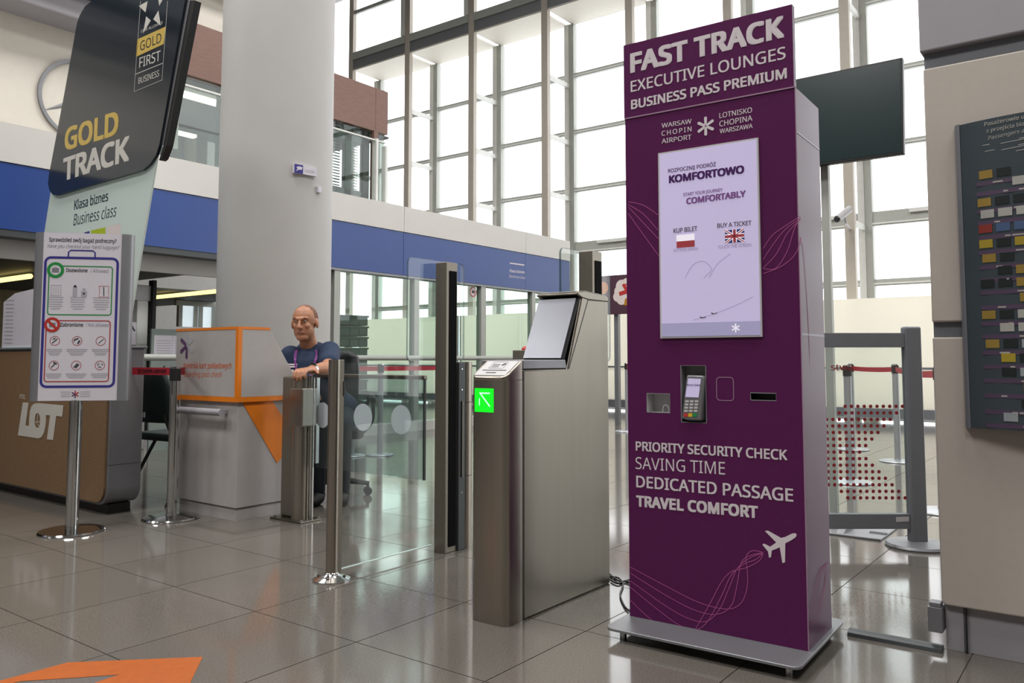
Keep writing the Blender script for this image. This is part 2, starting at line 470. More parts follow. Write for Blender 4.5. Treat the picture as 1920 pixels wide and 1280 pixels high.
# ---- glazed end wall: front posts, glazing a metre behind, rungs between
wf = stru(empty('wall_front', (15, 0, 0)), 'tall glazed wall of white daylight panes in grey steel frames')
PY = [3.86+2.185*k for k in range(-4, 7)]
PY = [y for y in PY if y > -6]
TZ = [(2.36, 2.48), (3.48, 3.74), (4.93, 5.03), (6.32, 6.42), (7.69, 7.79)]
for y in PY:
    MB().box(0, .12, y-.085, y+.085, 0, 12).build('post', 'frame_warm', wf, smooth=False)
    MB().box(1.0, 1.16, y-.15, y+.05, 0, 9).build('back_post', 'frame_grey', wf, smooth=False)
    MB().box(.98, 1.0, y-.02, y+.1, 0, 9).build('post_cover', 'frame_light', wf, smooth=False)
    for z in (3.45, 4.78, 6.12, 7.5):
        MB().box(.12, 1.0, y-.03, y+.03, z-.05, z+.05).build('rung', 'frame_light', wf, smooth=False)
for a, b in zip(PY[:-1], PY[1:]):
    a2, b2 = a+.05, b-.15
    for i, (z0, z1) in enumerate(TZ):
        MB().box(1.03, 1.12, a2, b2, z0, z1).build('transom', 'frame_grey', wf, smooth=False)
        MB().box(1.0, 1.03, a2, b2, z0+.02, z0+.05).build('transom_lip', 'frame_light', wf, smooth=False)
    zs = [0.0]+[z for p in TZ for z in p]+[9.0]
    for i in range(0, len(zs), 2):
        MB().box(1.06, 1.072, a2, b2, zs[i], zs[i+1]).build('pane', 'glass_pale', wf, smooth=False)
    MB().box(.02, 1.1, a+.085, b-.085, 9.0, 9.04).build('soffit', 'cream', wf, smooth=False)
    MB().box(.02, .1, a+.085, b-.085, 9.04, 9.3).build('lintel', 'alu', wf, smooth=False)
    MB().box(-.02, .14, a+.085, b-.085, 9.3, 9.5).build('beam', 'frame_grey', wf, smooth=False)
    MB().box(.03, .1, a+.085, b-.085, 10.62, 10.72).build('transom', 'frame_grey', wf, smooth=False)
    for z0, z1 in ((9.5, 10.62), (10.72, 12)):
        MB().box(.06, .072, a+.085, b-.085, z0, z1).build('pane', 'glass_pale', wf, smooth=False)
    MB().box(-.05, .05, a+.085, a+.2, 9.5, 12).build('sash', 'frame_light', wf, smooth=False)
# low opening lights with handles, right of the kiosk
for y in PY[2:7]:
    MB().box(.96, 1.02, y+.4, y+1.4, 3.66, 3.72).build('window_handle', 'frame_light', wf, smooth=False)

# ---- left wall: blue and white fascia over a glass screen
wl = stru(empty('wall_left', (0, 8.06, 0)), 'white and blue fascia band above a green tinted glass screen')
JX = [-3.45, -.55, 2.35, 5.25, 8.15, 11.05, 12.42]
for a, b in zip(JX[:-1], JX[1:]):
    MB().box(a+.004, b-.004, 0, .22, 2.79, 3.15).build('white_panel', 'wall_white', wl, smooth=False)
    MB().box(a+.003, b-.003, .012, .22, 2.18, 2.785).build('blue_panel', 'blue', wl, smooth=False)
MB().box(-3.45, 6.85, .02, .2, 2.115, 2.178).build('soffit_edge', 'dark_metal', wl, smooth=False)
MB().box(6.85, 12.42, .02, .2, 2.15, 2.178).build('soffit_edge', 'alu', wl, smooth=False)
MB().box(-3.45, 6.6, .3, .36, 1.945, 2.14).build('lower_band', 'wall_white', wl, smooth=False)
for a, b, m in ((6.93, 7.03, 'frame_grey'), (8.4, 8.5, 'frame_grey'), (9.9, 10.02, 'frame_grey'), (11.27, 11.37, 'frame_grey'), (11.9, 12.35, 'dark_metal')):
    MB().box(a, b, .03, .13, .13, 2.15).build('frame_upright', m, wl, smooth=False)
for a, b in ((7.03, 8.4), (8.5, 9.9), (10.02, 11.27), (11.37, 11.9)):
    MB().box(a, b, .075, .087, .13, 2.15).build('pane', 'glass_green', wl, smooth=False)
for a, b in ((5.2, 8.45), (8.46, 10.5), (10.51, 12.35)):
    MB().box(a, b, 0, .16, 0, .13).build('plinth', 'wall_white', wl, smooth=False)
fr = Fr(wl, (0, .012, 0), (1, 0, 0))
d = fr.new()
d.polypx([(955.7, 492), (983, 495.6), (983, 498), (955.7, 494.2)])
d.textpx('Klasa biznes', (955.7, 510), (983.5, 512.8), (955.7, 504.6), .02)
d.textpx('Business class', (954.8, 519.6), (985, 523.2), (954.8, 514.7), 0, .2)
d.build('lettering', 'print_white')

# ---- gallery above the fascia
wu = stru(empty('wall_upper', (0, 8.06, 3.15)), 'upper gallery with brown bulkhead, glass balustrade and offices')
MB().box(-3.4, 8.9, .22, 4, -.3, -.01).build('gallery_slab', 'wall_white', wu, smooth=False)
for a, b, m in ((-3, 4.9, 'brown_panel'), (4.905, 8.46, 'brown_panel'), (8.465, 8.72, 'brown_panel')):
    MB().box(a, b, .94, 1.06, 1.31, 1.98).build('bulkhead_panel', m, wu, smooth=False)
MB().box(-3, 7.6, 1.2, 1.3, 1.98, 3.3).build('upper_wall', 'cream', wu, smooth=False)
MB().box(-3, 7.2, .95, 1.2, 2.55, 2.7).build('ledge', 'wall_white', wu, smooth=False)
MB().box(-3.4, 4.45, .9, 1.0, 0, 1.37).build('emblem_wall', 'cream', wu, smooth=False)
MB().box(-3.4, 4.75, .5, 1.2, 1.37, 1.62).build('beam', 'panel_grey', wu, smooth=False, bev=.02)
MB().box(-3.4, 4.75, .3, 1.2, 1.64, 2.1).build('beam', 'alu_grey', wu, smooth=False, bev=.02)
for a, b in ((4.5, 5.38), (5.46, 6.6), (6.62, 7.78), (7.84, 7.99)):
    MB().box(a, b, .235, .247, .01, .9).build('balustrade_pane', 'glass_clear', wu, smooth=False)
MB().box(4.5, 7.99, .22, .262, .9, .92).build('balustrade_rail', 'frame_light', wu, smooth=False)
MB().box(5.39, 5.45, .2, .28, 0, .98).build('balustrade_post', 'frame_light', wu, smooth=False)
MB().box(7.79, 7.83, .2, .28, 0, .93).build('balustrade_post', 'frame_light', wu, smooth=False)
MB().box(7.97, 8.01, .2, .28, 0, .86).build('balustrade_post', 'frame_light', wu, smooth=False)
MB().box(8.42, 8.5, .92, 1.0, 0, 1.31).build('office_upright', 'brown_panel', wu, smooth=False)
for a, b in ((4.6, 5.9), (5.9, 7.55), (7.55, 8.42), (8.5, 8.68)):
    MB().box(a, b, .98, .99, 0, 1.31).build('office_pane', 'glass_office', wu, smooth=False)
for a, b in ((7.5, 7.68), (7.95, 8.1), (8.3, 8.42), (5.86, 5.92)):
    MB().box(a, b, 1.02, 1.1, 0, 1.31).build('office_frame', 'blind_dark', wu, smooth=False)
for z0, z1 in ((.28, .36), (1.08, 1.18)):
    MB().box(6.5, 8.42, 1.02, 1.1, z0, z1).build('office_frame', 'blind_dark', wu, smooth=False)
b = MB()
for i in range(30): b.box(7.5, 7.95, 1.14, 1.16, .02+i*.043, .036+i*.043); b.box(8.1, 8.3, 1.14, 1.16, .02+i*.043, .028+i*.043)
b.build('venetian_blind', 'blind_dark', wu, smooth=False, kind='stuff')
MB().box(3.2, 7.2, 3.4, 3.5, 0, 1.31).build('office_partition', 'blind', wu, smooth=False)
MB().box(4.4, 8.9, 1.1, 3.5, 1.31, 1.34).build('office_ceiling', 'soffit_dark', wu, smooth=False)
b = MB()
for i in range(17): b.box(4.7, 7.1, 3.3, 3.34, .1+i*.05, .128+i*.05)
b.build('venetian_blind', 'blind', wu, smooth=False, kind='stuff')
for x0, x1 in ((5.3, 5.42), (6.0, 6.12), (6.75, 6.9)):
    MB().box(x0, x1, 3.22, 3.3, 0, 1.3).build('office_frame', 'beige', wu, smooth=False)
for x0, x1 in ((5.2, 6.3),):
    MB().box(x0, x1, 1.5, 1.6, 1.24, 1.3).build('office_lamp', 'lamp_white', wu, smooth=False)
    MB().box(x0+.3, x1+.1, 2.4, 2.5, 1.0, 1.04).build('office_lamp', 'lamp_white', wu, smooth=False)
MB().box(5.55, 6.0, 2.2, 2.24, .72, 1.2).build('office_board', 'frame_light', wu, smooth=False)

# ---- room behind the counter, left of the column
wi = stru(empty('wall_inner', (0, 8.3, 0)), 'dim room behind the counters under the blue fascia')
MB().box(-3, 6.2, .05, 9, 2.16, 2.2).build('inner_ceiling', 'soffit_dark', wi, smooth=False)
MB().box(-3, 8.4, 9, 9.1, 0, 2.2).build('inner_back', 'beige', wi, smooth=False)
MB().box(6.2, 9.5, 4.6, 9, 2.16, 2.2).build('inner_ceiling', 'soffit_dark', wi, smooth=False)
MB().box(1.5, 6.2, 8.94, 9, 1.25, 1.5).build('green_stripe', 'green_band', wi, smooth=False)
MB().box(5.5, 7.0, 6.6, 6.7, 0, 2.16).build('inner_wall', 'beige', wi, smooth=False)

# ---- white clad pier on the right
wr = stru(empty('wall_right', (3.2, .555, 0)), 'white clad pier with a grey groove and plinth at the right')
MB().box(0, .4, -4, 0, 1.132, 2.048).build('upper_panel', 'pier_white', wr, smooth=False, bev=.006)
lp = MB().prism([(0, .165), (-.012, .155), (-4, .155), (-4, 1.078), (0, 1.078)], lambda a, b, dd: (dd, a, b), 0, .4)
lp.build('lower_panel', 'pier_white', wr, smooth=False, bev=.005)
MB().box(.02, .4, -4, -.002, 1.06, 1.15).build('groove', 'alu_grey', wr, smooth=False)
MB().box(.03, .4, -4, -.006, 0, .17).build('plinth', 'panel_grey', wr, smooth=False)
MB().box(.024, .035, -.062, -.008, 0, .158).build('plinth_end', 'panel_grey', wr, smooth=False)
MB().box(.018, .4, -4, -.002, 2.04, 2.11).build('shadow_gap', 'alu_grey', wr, smooth=False)
MB().box(-.01, .4, -4, .008, 2.108, 4.2).build('bulkhead', 'panel_grey', wr, smooth=False, bev=.006)
MB().box(.1, .16, 0, .012, .17, 2.9).build('edge_strip', 'black', wr, smooth=False)
MB().box(.012, .03, -.0725, -.069, .001, .155).build('crack', 'black', wr, smooth=False)

# ---- round column
co = MB().lathe([(.468, 0), (.468, 12)], (0, 0, 0), 72).build('column', 'column_paint', None)
co.location = (4.298, 5.783, 0); stru(co, 'thick round grey concrete column behind the booth')
# ================================================================== KIOSK
KT = rad(2.0)
K = empty('ticket_kiosk', (2.774, .879, 0), KT, 'tall dark purple self-service ticket kiosk with FAST TRACK header', 'kiosk')
KW, KD, KB, KH, KHH = .65, .298, .047, 1.934, 2.226
kf = Fr(K, (0, KW, 0), (0, -1, 0))
def holed(outer, holes, fn, name, m, parent):
    bm = bmesh.new(); es = []
    for loop in [outer]+holes:
        vs = [bm.verts.new(fn(a, b, 0)) for a, b in loop]
        es += [bm.edges.new((vs[i], vs[(i+1) % len(vs)])) for i in range(len(vs))]
    bmesh.ops.triangle_fill(bm, use_beauty=True, use_dissolve=False, edges=es)
    nn = (Vector(fn(0, 0, 1))-Vector(fn(0, 0, 0)))
    for f in bm.faces:
        f.normal_update()
        if f.normal.dot(nn) < 0: f.normal_flip()
    me = bpy.data.meshes.new(name); bm.to_mesh(me); bm.free(); me.materials.append(MATS[m])
    o = bpy.data.objects.new(name, me); COL.objects.link(o); o.parent = parent; return o
def pxrect(f, p0, p1):
    a0, b0 = f.px(*p0); a1, b1 = f.px(*p1); return (min(a0, a1), min(b0, b1), max(a0, a1), max(b0, b1))
r_term = pxrect(kf, (1276.5, 685), (1325, 793)); r_tray = pxrect(kf, (1213, 737), (1256.5, 774)); r_slot = pxrect(kf, (1407.5, 736), (1455.5, 751))
R4 = lambda r: [(r[0], r[1]), (r[2], r[1]), (r[2], r[3]), (r[0], r[3])]
holed([(0, KB), (KW, KB), (KW, KH-.002), (0, KH-.002)], [R4(r_term), R4(r_tray), R4(r_slot)], kf.pt, 'front_panel', 'purple', K)
body = MB()
for q in ([(0, 0, KB), (KD, 0, KB), (KD, 0, KH), (0, 0, KH)], [(0, KW, KB), (0, KW, KH), (KD, KW, KH), (KD, KW, KB)], [(KD, 0, KB), (KD, KW, KB), (KD, KW, KH), (KD, 0, KH)], [(0, 0, KH), (KD, 0, KH), (KD, KW, KH), (0, KW, KH)], [(0, 0, KB), (0, KW, KB), (KD, KW, KB), (KD, 0, KB)]):
    body.add(q, [(0, 1, 2, 3)])
body.build('body', 'purple', K, smooth=False)
MB().box(-.002, .026, 0.003, KW+.003, KH+.001, KHH).build('header_panel', 'purple', K, smooth=False)
MB().box(-.0035, .02, 0, KW+.002, KH-.003, KH+.002).build('header_seam', 'seam_pink', K, smooth=False)
MB().box(-.002, 0.0015, -.0015, .0015, KB, KH).build('corner_edge', 'seam_pink', K, smooth=False)
for z0, z1, dd in ((1.775, 1.781, 0), (1.082, 1.09, 0)):
    MB().box(.004, KD-.002, -.0012, .002, z0, z1).build('side_joint', 'ink_purple', K, smooth=False)
# base plate with rounded corners on small feet
P = []
x0, x1, y0, y1, rr = -.165, .415, -.018, KW+.018, .03
for cx, cy, t0 in ((x1-rr, y1-rr, 0), (x0+rr, y1-rr, 90), (x0+rr, y0+rr, 180), (x1-rr, y0+rr, 270)):
    for i in range(6): t = rad(t0+i*18); P.append((cx+rr*math.cos(t), cy+rr*math.sin(t)))
MB().prism(P, lambda a, b, h: (a, b, h), .036, .0465).build('base_plate', 'alu', K, bev=.002)
for fx in (x0+.05, x1-.05):
    for fy in (y0+.05, y1-.05):
        MB().cone((fx, fy, 0), (fx, fy, .037), .012, n=12).build('foot', 'chrome', K)
# header lettering
d = kf.new()
d.fr = hf = Fr(K, (-.002, KW, 0), (0, -1, 0))
d.textpx('FAST TRACK', (1182, 137.5), (1470.7, 69.9), (1181.2, 101), .045, space=1.06)
d.textpx('EXECUTIVE LOUNGES', (1182.8, 173), (1473.4, 110), (1182.4, 152.4), .012)
d.textpx('BUSINESS PASS PREMIUM', (1183.5, 205.5), (1475.7, 146.7), (1183, 188), .03)
d.build('header_lettering', 'print_white')
d = kf.new()
d.textpx('WARSAW', (1240.8, 240), (1297, 231.4), (1240.2, 231.5), .01); d.textpx('CHOPIN', (1240.8, 255), (1297, 246), (1240.4, 246), .01, space=1.25); d.textpx('AIRPORT', (1240.8, 269.3), (1297, 261), (1240.4, 260.5), .01)
d.textpx('LOTNISKO', (1349, 221.8), (1410.4, 210.8), (1348.6, 212.2), .01); d.textpx('CHOPINA', (1349, 237.6), (1411, 226), (1348.6, 227.4), .01); d.textpx('WARSZAWA', (1349.7, 250.5), (1411.5, 240), (1349.5, 242), .012)
d.build('airport_lettering', 'print_white')
a, b_ = kf.px(1323.3, 236.5); star_logo(kf, a, b_, .0355, 'print_white', 'print_white')
d = kf.new()
d.textpx('PRIORITY SECURITY CHECK', (1192.3, 844.5), (1476.5, 862.6), (1192, 827), .025)
d.textpx('SAVING TIME', (1191.8, 878.5), (1359.7, 889.5), (1191.5, 856.5), -.005)
d.textpx('DEDICATED PASSAGE', (1193.2, 913), (1487.7, 940.4), (1193, 891.2), .018)
d.textpx('TRAVEL COMFORT', (1193.2, 949), (1421.6, 971.4), (1192.6, 928), .045, space=1.05)
d.build('slogan_lettering', 'print_white')
Z = lambda pts: [(1140+x/3.765, 940+y/3.765) for x, y in pts]
d = kf.new()
d.polypx(Z([(1108, 207), (1130, 205), (1222, 256), (1250, 250), (1300, 225), (1322, 223), (1333, 233), (1325, 252), (1290, 275), (1252, 294), (1250, 428), (1232, 434), (1213, 322), (1190, 333), (1157, 345), (1151, 392), (1138, 396), (1130, 352), (1090, 303), (1102, 296), (1145, 318), (1188, 288)]))
d.build('aeroplane_motif', 'print_white')
d = kf.new(); w = .0022
for c in ([(160, 462), (400, 590), (640, 710), (840, 758), (940, 715), (982, 610), (985, 500), (974, 400), (1000, 355), (1040, 346), (1095, 358)],
          [(160, 505), (400, 655), (600, 760), (760, 796), (870, 735), (915, 570), (938, 440), (990, 385), (1095, 360)],
          [(160, 560), (400, 730), (560, 820), (690, 846), (785, 765), (855, 610), (915, 470), (1000, 398), (1095, 362)],
          [(160, 605), (350, 760), (500, 868), (610, 905), (700, 850), (800, 670), (870, 520), (960, 440), (1040, 410), (1095, 364)],
          [(620, 897), (720, 720), (800, 570), (870, 495), (980, 465), (1070, 415), (1095, 366)], [(160, 695), (240, 775), (335, 857)]):
    d.curvepx(Z(c), w)
Z2 = lambda pts: [(1160+x/3.048, 240+y/3.048) for x, y in pts]
for c in ([(56, 422), (140, 440), (226, 497)], [(56, 437), (140, 490), (226, 583)], [(56, 450), (140, 540), (228, 633)], [(56, 488), (150, 620), (230, 730)],
          [(826, 690), (880, 612), (960, 555), (1040, 503)], [(826, 752), (880, 670), (950, 582), (1040, 515)], [(826, 800), (900, 722), (965, 600), (1040, 522)],
          [(826, 803), (900, 800), (965, 700), (1005, 575), (1040, 515)], [(826, 832), (930, 790), (1010, 720), (1043, 625)]):
    d.curvepx(Z2(c), w)
d.build('swirl_lines', 'print_pink')
ksf = Fr(K, (0, 0, 0), (1, 0, 0))
d = ksf.new()
for i in range(6):
    cx, cy, a1, a2 = .13+i*.012, .20+i*.006, .105-i*.004, .062-i*.009
    th = rad(38)
    d.strip([(cx+a1*math.cos(t)*math.cos(th)-a2*math.sin(t)*math.sin(th), cy+a1*math.cos(t)*math.sin(th)+a2*math.sin(t)*math.cos(th)) for t in [2*math.pi*k/28 for k in range(28)]], .002, closed=True)
for i in range(4):
    d.strip(spline([(0.003, 1.36+.012*i), (.03, 1.395+.006*i), (.06, 1.36-.02*i), (.085, 1.20-.02*i), (.1, 1.05-.03*i)]), .0016)
d.build('swirl_lines', 'print_pink')
# touch screen
sc = [kf.px(1234, 287.6), kf.px(1421, 259.5), kf.px(1431.8, 630), kf.px(1241.2, 635.3)]
a0 = (sc[0][0]+sc[3][0])/2; a1 = (sc[1][0]+sc[2][0])/2; b1 = (sc[0][1]+sc[1][1])/2; b0 = (sc[2][1]+sc[3][1])/2
bez = MB().prism([(a0, b0), (a1, b0), (a1, b1), (a0, b1)], kf.pt, -.001, .008).build('screen_bezel', 'light_plastic', K, smooth=False)
scr = MB().prism([(a0+.006, b0+.006), (a1-.005, b0+.006), (a1-.005, b1-.006), (a0+.006, b1-.006)], kf.pt, .004, .0086).build('touch_screen', 'screen_lav', K, smooth=False)
sf = Fr(K, (-.0086, KW, 0), (0, -1, 0))
d = sf.new(); d.rect(a0+.006, b0+.006, a1-.005, b0+.055, .0003); d.build('footer_bar', 'screen_bar', scr)
d = sf.new(); d.textpx('ROZPOCZNIJ PODRÓŻ', (1252.8, 324), (1342.4, 311.4), (1252.5, 317), .012); d.textpx('KOMFORTOWO', (1254.5, 343.7), (1395.6, 324.5), (1254.2, 329.4), .045); d.build('screen_lettering', 'ink_purple', scr)
d = sf.new(); d.textpx('START YOUR JOURNEY', (1281.4, 368), (1354.9, 358.4), (1281, 362), .012); d.textpx('COMFORTABLY', (1287, 383), (1398.5, 368.6), (1286.3, 371.5), .04); d.build('screen_lettering', 'ink_violet', scr)
d = sf.new(); d.textpx('KUP BILET', (1263, 437), (1307.6, 432.2), (1262.7, 428.5), .015); d.textpx('BUY A TICKET', (1345, 427.2), (1409.3, 421.6), (1344.7, 419), .015); d.build('screen_lettering', 'ink_grey', scr)
d = sf.new(); d.textpx('DOTKNIJ EKRAN', (1263.3, 472.2), (1308.6, 468.7), (1263.2, 466.6)); d.textpx('TOUCH THE SCREEN', (1346, 466.3), (1408.5, 461.6), (1346, 460.6))
d.curvepx([(1300, 600), (1340, 588), (1380, 572), (1412, 556)], .0012)
for c in ([(1285, 520), (1300, 496), (1320, 490), (1334, 505), (1320, 520)], [(1330, 520), (1345, 495), (1370, 475)]): d.curvepx(c, .0014)
d.build('screen_lettering', 'ink_faint', scr)
d = sf.new()
for cx, cy in ((1318, 595), (1339, 587.5)): d.polypx([(cx-6, cy-2), (cx-3, cy-1), (cx, cy), (cx+6, cy-2), (cx+5, cy), (cx-2, cy+1.5), (cx-5, cy)])
d.build('aeroplane_icon', 'ink_dark', scr)
q = pxrect(sf, (1268.6, 441), (1302.6, 462))
d = sf.new(); d.rect(q[0], (q[1]+q[3])/2, q[2], q[3]); d.build('flag_white_half', 'flag_white', scr)
d = sf.new(); d.rect(q[0], q[1], q[2], (q[1]+q[3])/2); d.build('flag_red_half', 'flag_red', scr)
q = pxrect(sf, (1359.5, 432), (1395.8, 453))
d = sf.new(); d.rect(*q); d.build('flag_field', 'flag_blue', scr)
mx, my = (q[0]+q[2])/2, (q[1]+q[3])/2
d = sf.new()
for p0, p1 in (((q[0], q[1]), (q[2], q[3])), ((q[0], q[3]), (q[2], q[1]))):
    d.strip([p0, p1], .009, .0012)
d.rect(q[0], my-.008, q[2], my+.008, .0012); d.rect(mx-.008, q[1], mx+.008, q[3], .0012); d.build('flag_white_cross', 'flag_white', scr)
d = sf.new()
for p0, p1 in (((q[0], q[1]), (q[2], q[3])), ((q[0], q[3]), (q[2], q[1]))): d.strip([p0, p1], .0035, .0018)
d.rect(q[0], my-.0048, q[2], my+.0048, .002); d.rect(mx-.0048, q[1], mx+.0048, q[3], .002); d.build('flag_red_cross', 'flag_red', scr)
d = sf.new()
for i in range(3): d.text(('WARSAW', 'CHOPIN', 'AIRPORT')[i], a1-.165, b0+.041-.011*i, a1-.115, .007); d.text(('LOTNISKO', 'CHOPINA', 'WARSZAWA')[i], a1-.07, b0+.041-.011*i, a1-.015, .007)
d.build('screen_lettering', 'ink_faint', scr)
star_logo(sf, a1-.092, b0+.032, .016, 'flag_white', 'flag_white')
# recesses, card terminal, slot
def recess(r, depth, m, name, inset_m=None):
    a0, b0, a1, b1 = r; f = kf.pt; mb = MB()
    q = [(a0, b0), (a1, b0), (a1, b1), (a0, b1)]
    vs = [f(a, b, 0) for a, b in q]+[f(a, b, -depth) for a, b in q]
    mb.add(vs, [(4, 5, 6, 7)]+[(i, i+4, (i+1) % 4+4, (i+1) % 4) for i in range(4)])
    o = mb.build(name, m, K, smooth=False)
    dd = kf.new(); dd.strip([(a0, b0), (a1, b0), (a1, b1), (a0, b1), (a0, b0+.0001)], .0025); dd.build('recess_rim', 'grey_plastic', o)
    return o
recess(r_term, .045, 'grey_plastic', 'terminal_recess')
tr = recess(r_tray, .06, 'light_plastic', 'ticket_tray')
MB().tube([kf.pt(*p, -.03) for p in spline([(r_tray[0]+.05, r_tray[1]+.001), (r_tray[0]+.052, r_tray[1]+.02), (r_tray[0]+.062, r_tray[1]+.027), (r_tray[0]+.072, r_tray[1]+.02), (r_tray[0]+.074, r_tray[1]+.001)], 4)], .002, 6).build('tray_guide', 'light_plastic', tr)
recess(r_slot, .05, 'black', 'receipt_slot')
q = pxrect(kf, (1343.5, 707), (1376, 751))
d = kf.new(); d.rrect(*q, .012, .0028); d.build('reader_outline', 'seam_pink')
tm = empty('card_terminal', (0, 0, 0)); tm.parent = K; XF[tm.name] = XF[K.name]
ct = [kf.px(1288, 703), kf.px(1323, 704), kf.px(1318, 788), kf.px(1280, 784)]
MB().prism([ct[3], (ct[3][0]+.02, ct[3][1]-.006), ct[2], (ct[1][0], ct[1][1]-.01), (ct[1][0]-.006, ct[1][1]), (ct[0][0]+.004, ct[0][1])], kf.pt, -.03, .012).build('terminal_case', 'terminal_grey', tm, bev=.005)
tf = Fr(K, (-.012, KW, 0), (0, -1, 0))
d = tf.new(); d.polypx([(1290.5, 709), (1314.5, 710), (1310, 745), (1285, 744)]); d.build('terminal_display', 'screen_lav', tm)
d = tf.new(); d.textpx('First Data', (1288.8, 723.5), (1313, 723.5), (1288.8, 719.5), .01, h=.0015); d.build('terminal_lettering', 'ink_purple', tm)
kd = tf.new()
for i in range(4):
    for j in range(3):
        cx, cy = 1288.5+9*j-i*.7, 752+6*i
        kd.polypx([(cx-3.4, cy-2), (cx+3.4, cy-2), (cx+3.2, cy+2), (cx-3.6, cy+2)], .0008)
kd.build('keypad', 'light_plastic', tm)
for j, m in enumerate(('key_red', 'key_yellow', 'key_green')):
    kk = tf.new(); cx = 1286+8.6*j; kk.polypx([(cx-3.8, 774.5), (cx+3.8, 774.5), (cx+3.5, 781), (cx-4, 781)], .001); kk.build('key', m, tm)

# cables on the floor beside the kiosk
for i, pts in enumerate(([(1143, 1078), (1155, 1088), (1166, 1092), (1185, 1088)], [(1143, 1083), (1160, 1086), (1168, 1098), (1163, 1118), (1172, 1140), (1184, 1150)], [(1145, 1090), (1158, 1096), (1172, 1092), (1188, 1098)])):
    t = MB().tube([Vector((p[0], p[1], .006)) for p in spline([tuple(onz(x, y)) for x, y in pts], 6)], .004, 6)
    tag(t.build('floor_cable', 'cable'), ['short black cable from the steel gate straight to the kiosk', 'black cable looping down along the left kiosk edge', 'thin black cable bunched between steel gate and kiosk'][i], 'cable', 'cables between gate and kiosk')

# ================================================================== STEEL TICKET GATE
T = empty('ticket_gate', (2.473, 1.9, 0), 0, 'brushed steel ticket gate cabinet with green arrow and slanted glass reader', 'ticket gate')
GP, GH = .178, .212
def yz(a, b, dd): return (a, dd, b)
r = .03
pod = MB().prism([(.03, .0), (.108, 0), (.108, GP), (.03, GP), (.018, GP-.004), (.006, GP-.014), (.0, GP-.03), (0, .03), (.006, .014), (.018, .004)], lambda a, b, h: (a, b, h), 0, .92)
pod.build('front_pod', 'steel_light', T)
cap = MB(); lo = [(.03, .0), (.108, 0), (.108, GP), (.03, GP), (.018, GP-.004), (.006, GP-.014), (.0, GP-.03), (0, .03), (.006, .014), (.018, .004)]
n = len(lo); hh = lambda x: .932+(x/.108)*.064
cap.add([(a, b, .92) for a, b in lo]+[(a, b, hh(a)) for a, b in lo], [tuple(range(n-1, -1, -1)), tuple(range(n, 2*n))]+[(i, (i+1) % n, n+(i+1) % n, n+i) for i in range(n)])
cap.build('pod_cap', 'steel_light', T, bev=.003)
body = MB().prism([(.112, 0), (.772, 0), (.772, 1.27), (.765, 1.281), (.575, 1.296), (.556, 1.292), (.545, 1.275), (.43, .962), (.112, .962)], yz, 0, GH)
body.build('cabinet', 'steel', T, bev=.008, seg=3)
MB().prism([(.112, .963), (.424, .963), (.413, 1.0), (.112, .998)], yz, .0, GH).build('tray_rim', 'alu', T, smooth=False, bev=.003)
# inset line on the side cheek
sd = Fr(T, (0, 0, 0), (1, 0, 0))
d = sd.new(); d.strip([(.44, .962), (.594, 1.257), (.596, 1.262), (.768, 1.265)], .004); d.strip([(.109, .0), (.109, .93)], .003); d.build('panel_joint', 'dark_metal')
# slanted reader glass and hood
u = Vector((.122, 0, .262)).normalized(); nrm = Vector((-u.z, 0, u.x))
rb = Vector((.408, 0, 1.001)); L_ = .287
gl = MB()
pts = [rb+Vector((0, .012, 0)), rb+Vector((0, GH-.004, 0)), rb+u*L_+Vector((0, GH-.004, 0)), rb+u*L_+Vector((0, .012, 0))]
gl.add([p+nrm*.0 for p in pts]+[p+nrm*.014 for p in pts], [(0, 1, 2, 3), (7, 6, 5, 4)]+[(i, i+4, (i+1) % 4+4, (i+1) % 4) for i in range(4)])
mat('reader_glass', '#7f8189', .3, .4, var=.02)
gl.build('reader_glass', 'reader_glass', T, smooth=False)
ed = MB(); p2 = [rb+Vector((0, .004, 0)), rb+Vector((0, GH, 0)), rb+u*(L_+.008)+Vector((0, GH, 0)), rb+u*(L_+.008)+Vector((0, .004, 0))]
ed.add([p-nrm*.004 for p in p2]+[p+nrm*.006 for p in p2], [(0, 1, 2, 3), (7, 6, 5, 4)]+[(i, i+4, (i+1) % 4+4, (i+1) % 4) for i in range(4)])
ed.build('reader_gasket', 'rubber', T, smooth=False)
hood = MB().prism([(.50, 1.283), (.515, 1.296), (.575, 1.304), (.74, 1.293), (.768, 1.285), (.772, 1.262), (.765, 1.262), (.595, 1.262), (.545, 1.268)], yz, -.003, GH+.004)
hood.build('hood', 'steel', T, bev=.006)
# lit arrow panel on the pod front
pf = Fr(T, (0, GP, 0), (0, -1, 0))
q = pxrect(pf, (890.5, 727.5), (925.5, 773))
d = pf.new(); d.rect(*q, h=.0005); ap = d.build('arrow_panel', 'green_led')
d = pf.new(); c = lambda x, y: (q[0]+(q[2]-q[0])*x, q[1]+(q[3]-q[1])*y)
d.strip([c(.82, .24), c(.3, .79)], .006, .0012); d.strip([c(.26, .8), c(.82, .8)], .0055, .0013); d.strip([c(.26, .27), c(.26, .57)], .005, .0013)
d.build('arrow', 'green_arrow', ap)
